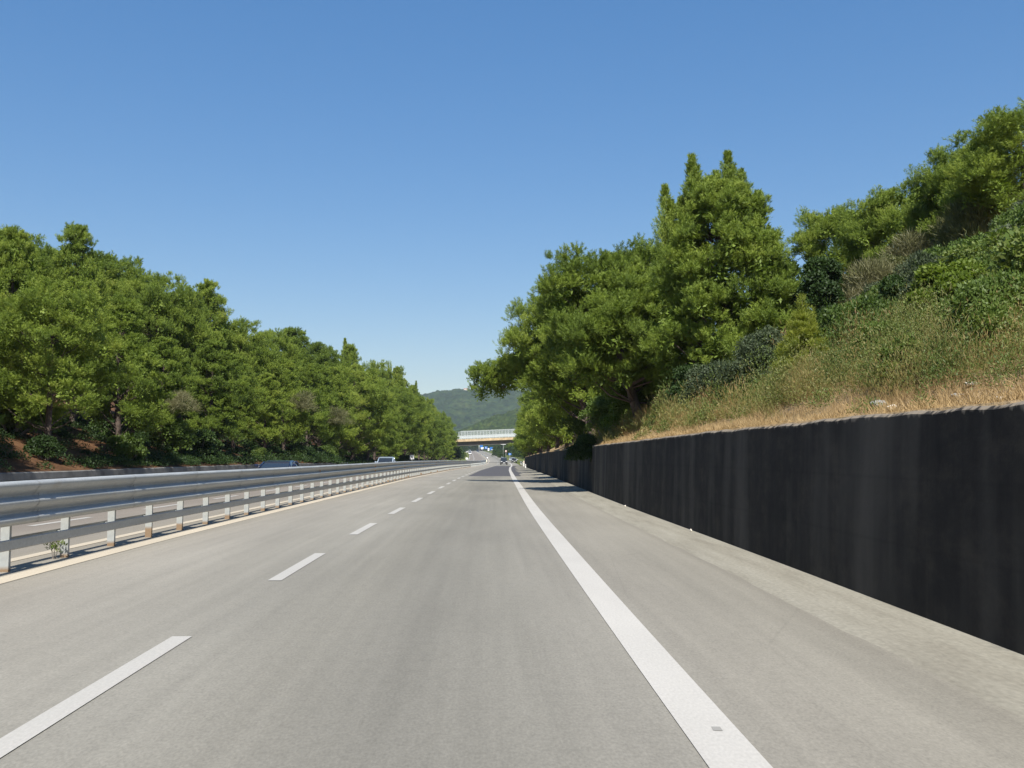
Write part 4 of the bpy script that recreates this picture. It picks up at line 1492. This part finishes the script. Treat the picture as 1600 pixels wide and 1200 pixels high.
def car(loc, rz, mat, label, L=4.1, W=1.74, H=1.45, kind='hatch', s=1.0, group=None):
    """Front at -y."""
    o = empty('car' if kind != 'van' else 'van', loc, rz, label, 'car' if kind != 'van' else 'van', group, s)
    w = W / 2
    if kind == 'hatch':
        st = [(-.5, .5, .62, .78), (-.46, .3, .72, .92), (-.25, .22, .86, 1), (0, .2, .92, 1), (.3, .2, .93, 1), (.46, .28, .92, .96), (.5, .42, .84, .88)]
        cab = [(-.24, .88, .88), (-.06, H - .06, .76), (.12, H, .77), (.34, H - .05, .75), (.47, .93, .84)]
    elif kind == 'suv':
        st = [(-.5, .55, .8, .85), (-.46, .36, .92, .95), (-.22, .3, 1.02, 1), (.1, .3, 1.04, 1), (.45, .3, 1.04, .99), (.5, .42, 1.0, .95)]
        cab = [(-.22, 1.0, .9), (-.08, H - .06, .8), (.1, H, .81), (.42, H - .03, .8), (.495, 1.02, .9)]
    else:
        st = [(-.5, .5, .8, .86), (-.46, .34, 1.0, .95), (-.34, .3, 1.15, 1), (.1, .3, 1.18, 1), (.48, .3, 1.18, 1), (.5, .4, 1.16, .97)]
        cab = [(-.36, 1.12, .95), (-.2, H - .1, .86), (0, H, .87), (.45, H, .87), (.495, 1.15, .95)]
    m = MB()
    secs = []
    for (t, zb, zt, ww) in st:
        a = w * ww; y_ = t * L
        secs.append([(-a * .9, y_, zb), (a * .9, y_, zb), (a, y_, zb + .14), (a, y_, zt - .12), (a * .93, y_, zt), (-a * .93, y_, zt), (-a, y_, zt - .12), (-a, y_, zb + .14)])
    loft(m, secs)
    # roof skin and pillars stand proud of the glass
    rs_ = []
    for (t, z_, q) in cab[1:4]:
        a = w * q; rs_.append([(-a, t * L, z_ - .03), (a, t * L, z_ - .03), (a * .92, t * L, z_ + .035), (-a * .92, t * L, z_ + .035)])
    loft(m, rs_)
    for sx in (-1, 1):
        for (i0, i1) in ((0, 1), (4, 3)):
            (t0, z0_, q0), (t1, z1_, q1) = cab[i0], cab[i1]
            m.tube([(sx * w * q0, t0 * L, z0_), (sx * w * q1, t1 * L, z1_)], .05, 6)
        t2, z2_, q2 = cab[2]
        m.tube([(sx * w * .93, t2 * L, .9 if kind == 'hatch' else 1.05), (sx * (w * q2 - .01), t2 * L, z2_ - .02)], .04, 6)
    m.build('body', mat, o)
    m = MB(); gs = []
    for (t, z_, q) in cab:
        a = w * q - .02; a0 = w * .9
        gs.append([(-a0, t * L, min(z_, .88 if kind == 'hatch' else 1.0) - .1), (a0, t * L, min(z_, .88 if kind == 'hatch' else 1.0) - .1), (a, t * L, z_ - .012), (-a, t * L, z_ - .012)])
    loft(m, gs)
    m.build('windows', M['glass'], o)
    for sx in (-1, 1):
        for t in (-.31, .3):
            m = MB(); m.disc((sx * (w - .1), t * L, .31), (1, 0, 0), .31, .22, 20); wh = m.build('wheel', M['tyre'], o)
            m = MB(); m.disc((sx * (w + .006), t * L, .31), (1, 0, 0), .2, .03, 16); m.build('rim', M['rim'], wh)
        zf = .66 if kind == 'hatch' else .82
        m = MB(); m.box((sx * w * .68, -.488 * L, zf), (.34, .12, .15), 0, .03); m.build('headlight', M['head'], o)
        zt_ = .78 if kind == 'hatch' else .95
        m = MB(); m.box((sx * w * .8, .488 * L, zt_), (.18, .12, .26), 0, .03); m.build('tail_light', M['tail'], o)
        m = MB(); m.box((sx * (w + .07), -.17 * L, .98 if kind == 'hatch' else 1.15), (.2, .1, .14), 0, .03); m.build('mirror', mat, o)
    m = MB(); m.box((0, -.495 * L, .42), (W * .86, .14, .2), 0, .05); m.build('front_bumper', M['black_plastic'], o)
    m = MB(); m.box((0, .495 * L, .45), (W * .9, .14, .2), 0, .05); m.build('rear_bumper', M['black_plastic'] if kind != 'suv' else M['grey_metal'], o)
    for sy in (-1, 1):
        m = MB(); m.box((0, sy * .515 * L, .5), (.5, .03, .12)); m.build('number_plate', M['plate'], o)
    return o


def road_car(d, u, mat, label, **kw):
    return car((u + float(off(d)), d, float(zr(d)) + .005), kw.pop('rz', 0), mat, label, **kw)


road_car(51, -10.95, M['paint_navy'], 'dark blue car passing behind the near guardrail on the opposite carriageway', H=1.2)
road_car(99, -11.1, M['paint_silver'], 'pale blue-grey car showing its roof above the guardrail near the white sign', L=4.4, H=1.46)
road_car(248, -.72, M['paint_black'], 'dark car with a light bumper driving away ahead in the right lane', L=3.9, H=1.72, W=1.72, kind='suv')
x, y, z = at(802.5, 718, 405)
car((x, y, ground_z(x, y) + .05), R(75), M['paint_grey'], 'silver-grey car turning on the exit ramp beyond the dark wall', L=3.6)
road_car(330, 3.0, M['paint_black'], 'small dark car half hidden by the end of the dark wall', L=3.8)
for (px, py, dd, lab) in ((734.4, 709.6, 770, 'white van lowest of the four white vehicles on the far carriageway'), (728.9, 706.2, 960, 'white van at the left edge of the far carriageway group'),
                          (733.9, 705.6, 1000, 'white van at the right of the far group, behind the lowest'), (728.5, 702.4, 1200, 'farthest white van at the top of the far carriageway')):
    x, y, z = at(px, py, dd)
    car((x, y, float(zr(dd)) + .02), 0, M['paint_white'], lab, L=5.2, W=2.1, H=2.3, kind='van', s=1.1, group='white vans on the far carriageway')
x, y, z = at(746.5, 702.4, 1050)
car((x, y, float(zr(1050)) + .02), 0, M['paint_navy'], 'dark blue van climbing the far right carriageway beside the pale pole', L=5, W=2, H=2.2, kind='van', s=1.1)

# ------------------------------------------------------------------ overpass
BD = 330.0
bx, by, bz = at(757, 687, BD)
br = empty('road_bridge', (bx, BD, bz), 0, 'overpass with an ochre edge beam and pale railing crossing the road', 'bridge')
br.rotation_euler = (0, -math.atan(.042), 0)
XL, XR = -34.0, 48.0
xc, xl = (XL + XR) / 2, XR - XL
m = MB(); m.box((xc, 4.6, -.15), (xl, 8.2, .5)); m.box((xc, 4.6, -.48), (xl, 8.4, .2)); m.build('deck', M['concrete'], br)
m = MB()
for yy in (1.2, 3.5, 5.8, 8.1):
    m.box((xc, yy, -1.15), (xl, .55, 1.15))
m.build('girders', M['dark_concrete'], br)
m = MB(); m.box((xc, .1, .0), (xl, .5, .82), 0, .05); m.build('edge_beam', M['rust_edge'], br)
m = MB(); m.box((xc, 9.1, .0), (xl, .5, .82), 0, .05); m.build('edge_beam', M['rust_edge'], br)
for q in (-27.0, 41.0):
    m = MB(); m.box((q, 4.6, -6.2), (3.0, 8.0, 9.2), 0, .1); m.build('abutment', M['concrete'], br)
for yy in (.0, 9.2):
    f0 = -7.6 if yy == 0 else -8.6
    m = MB()
    m.box((xc, yy, 1.52), (xl, .09, .16)); m.box((xc, yy, 1.1), (xl, .07, .3)); m.box((xc, yy, .72), (xl, .06, .1))
    m.build('railing', M['fence_paint'], br)
    fm = MB(); fm.box(((f0 + XR) / 2, yy, 3.1), (XR - f0, .1, .1))
    x = f0
    while x < XR:
        fm.box((x, yy + .075, 1.75), (.14, .05, 2.75))
        x += 2.1
    fm.build('fence_frame', M['fence_paint'], br)
    wm_ = MB()
    zz = 1.7
    while zz < 3.05:
        wm_.box(((f0 + XR) / 2, yy + .02, zz), (XR - f0, .016, .016)); zz += .11
    x = f0
    while x < XR:
        wm_.box((x, yy + .045, 2.36), (.016, .016, 1.4)); x += .22
    wm_.build('wire_mesh', M['fence_paint'], br)

# ------------------------------------------------------------------ scrub and trees round the bridge and the exit
FV = [shared(bush_meshes(200 + i, 5, 3.2, nl=16, lobe=.5, n_leaf=5200, L=.42, W=.26, flat_=.9)) for i in range(3)]
rng = random.Random(44)
i = 0
for (px, d, h, mt) in ((740, 1240, 9, 'broad'), (762, 1120, 8, 'broad'), (772, 960, 8, 'broad'), (778, 820, 8, 'bramble'), (785, 740, 8, 'broad'), (793, 640, 7, 'bramble'), (776, 640, 5, 'broad'), (800, 560, 7, 'broad'),
                       (812, 480, 7, 'bramble'), (784, 560, 4, 'bramble'), (822, 440, 7, 'broad'), (806, 640, 9, 'broad'), (830, 400, 6, 'broad'), (790, 1000, 14, 'broad'), (800, 820, 13, 'broad'), (770, 1350, 14, 'broad'), (755, 1420, 12, 'broad')):
    v = ray(px, 700); x = v.x * d
    make_bush('roadside_tree', FV[i % 3], (x, d, ground_z(x, d) - .2), rng.uniform(0, 6), h / 5.0, f'leafy tree right of the road beyond the bridge, {ORD[i]} of that thicket', group='trees beyond the bridge on the right', mat=mt, cat='tree')
    i += 1
for i, (px, d, h) in enumerate(((722, 900, 8), (715, 700, 8), (708, 560, 8), (716, 430, 5), (700, 450, 8), (726, 1150, 8), (733, 1350, 9), (708, 345, 6), (742, 1500, 10))):
    v = ray(px, 700); x = v.x * d
    make_bush('roadside_tree', FV[i % 3], (x, d, ground_z(x, d) - .2), rng.uniform(0, 6), h / 5.0, f'leafy tree left of the far carriageway, {ORD[i]} of its row', group='trees left of the far carriageway', mat=('broad', 'bramble')[i % 2], cat='tree')

# ------------------------------------------------------------------ wooded hills
def hill(name, x0, x1, y0, y1, step, fn, mats, seed, crown_r, label=None):
    xs = np.arange(x0, x1, step); ys_ = np.arange(y0, y1, step * 1.3)
    X_, Y_ = np.meshgrid(xs, ys_)
    Zb = fn(X_, Y_)
    r_ = RS(seed)
    cell = crown_r * 1.25
    Zc = np.zeros_like(Zb)
    gx = np.floor(X_ / cell).astype(int); gy = np.floor(Y_ / cell).astype(int)
    tab = r_.rand(512, 512, 3)
    for dx in (-1, 0, 1):
        for dy in (-1, 0, 1):
            q = tab[(gx + dx) % 512, (gy + dy) % 512]
            cx = (gx + dx + q[..., 0]) * cell; cy = (gy + dy + q[..., 1]) * cell
            rr_ = crown_r * (.65 + .6 * q[..., 2])
            d2 = ((X_ - cx) ** 2 + (Y_ - cy) ** 2) / rr_ ** 2
            Zc = np.maximum(Zc, np.sqrt(np.clip(1 - d2, 0, 1)) * rr_ * (.8 + .5 * q[..., 2]))
    Zb = Zb + Zc + vnoise(X_ / 3.0, Y_ / 3.0) * crown_r * .3
    nx = len(xs)
    V_ = np.stack([X_, Y_, Zb], -1).reshape(-1, 3)
    i_ = (np.arange(len(ys_) - 1)[:, None] * nx + np.arange(nx - 1)[None, :]).ravel()
    me = mesh_np(name, V_, np.stack([i_, i_ + 1, i_ + nx + 1, i_ + nx], 1), smooth=True)
    return tag(link(name, me, mats), kind='structure')


def mat_hill(name, cols, s1, s2, bare):
    m, nt, b = new_mat(name)
    co = coords(nt)
    c = ramp(nt, noise(nt, co, s1, 4, .7), cols)
    g = ramp(nt, noise(nt, co, s2, 3, .7), [(.3, .45), (.7, 1.6)])
    c = mix(nt, 1, c, g, 'MULTIPLY')
    c = mix(nt, ramp(nt, noise(nt, mapped(nt, co, (1, 1, 2.5)), s1 * .7, 5, .75), [(.66, 0), (.72, bare)]), c, (.3, .25, .18))
    nt.links.new(c, b.inputs['Base Color'])
    b.inputs['Roughness'].default_value = 1.0
    b.inputs['Specular IOR Level'].default_value = .0
    return m


FH = at(740, 606.5, 3000)
FX = FH[0]


def far_hill(x, y):
    g = np.exp(-((x - FX - 20) / 380.0) ** 2) * .86 + np.exp(-((x - FX - 500) / 420.0) ** 2) * .5 + np.exp(-((x - FX + 520) / 420) ** 2) * .45
    k = np.exp(-((y - 3000) / 620.0) ** 2)
    return (FH[2] - 32) / .92 * g * k + vnoise(x / 130, y / 130) * 26 * k + vnoise(x / 45 + 3, y / 45) * 9 * k - 6


far_m = mat_hill('far_wood', [(.3, (.014, .027, .009)), (.55, (.028, .047, .014)), (.75, (.06, .074, .024))], .02, .07, .5)
hill('hill', FX - 620, FX + 760, 2050, 3300, 5, far_hill, far_m, 61, 9)
NH = at(905, 615, 1500)


def near_hill(x, y):
    g = np.exp(-((x - NH[0]) / 165.0) ** 2)
    k = np.exp(-((y - 1650) / 190.0) ** 2)
    return (NH[2] + 4) * g * k + vnoise(x / 60, y / 60) * 10 * k - 2


near_m = mat_hill('near_wood', [(.3, (.016, .03, .007)), (.55, (.034, .052, .011)), (.75, (.065, .08, .018))], .05, .2, .3)
hill('hill', NH[0] - 330, NH[0] + 260, 1330, 1800, 2.5, near_hill, near_m, 62, 5.5)
# buildings on the far crest
def crest(px, dep):
    x = ray(px, 607).x * dep
    zs = [(float(far_hill(np.array(x), np.array(yy))), yy) for yy in range(2700, 3200, 10)]
    best = max(zs, key=lambda q: (q[0] - CAM_H) / q[1])
    return ray(px, 607).x * best[1], best[1], best[0]


for (px, w_, h_, lab) in ((727.5, 10, 8, 'tiny pale house standing on the crest of the far hill'), (712, 9, 5, 'long low pale building left of the house on the far crest'), (744.5, 7, 6, 'small pale building right of the house on the far crest')):
    x, y, z = crest(px, 3000)
    o = empty('house', (x, y - 12, z + 2), 0, lab, 'house')
    m = MB(); m.box((0, 0, h_ / 2), (w_, 8, h_)); m.build('wall', M['stucco'], o)
    m = MB(); m.add([(-w_ / 2 - .6, -4.6, h_ + .02), (w_ / 2 + .6, -4.6, h_ + .02), (w_ / 2 + .6, 4.6, h_ + .02), (-w_ / 2 - .6, 4.6, h_ + .02), (-w_ / 2 - .6, 0, h_ + 2.4), (w_ / 2 + .6, 0, h_ + 2.4)],
                    [(0, 1, 5, 4), (3, 4, 5, 2), (0, 4, 3), (1, 2, 5), (0, 3, 2, 1)]); m.build('roof', M['roof_tile'], o)
    for q in (-.28, 0, .28):
        m = MB(); m.box((q * w_, -4.03, h_ * .6), (1.1, .1, 1.5)); m.build('window', M['black_plastic'], o)

# ------------------------------------------------------------------ haze
hz_ = MB(); hz_.box((0, 1780, 118), (7400, 3720, 270))
ho = hz_.build('haze', None)
hm_ = bpy.data.materials.new('haze'); hm_.use_nodes = True
nt = hm_.node_tree
nt.nodes.remove(nt.nodes['Principled BSDF'])
pv = nt.nodes.new('ShaderNodeVolumePrincipled')
pv.inputs['Color'].default_value = (.82, .9, 1.0, 1)
pv.inputs['Density'].default_value = .00011
pv.inputs['Anisotropy'].default_value = .2
nt.links.new(pv.outputs[0], nt.nodes['Material Output'].inputs['Volume'])
ho.data.materials.append(hm_)
tag(ho, kind='stuff')
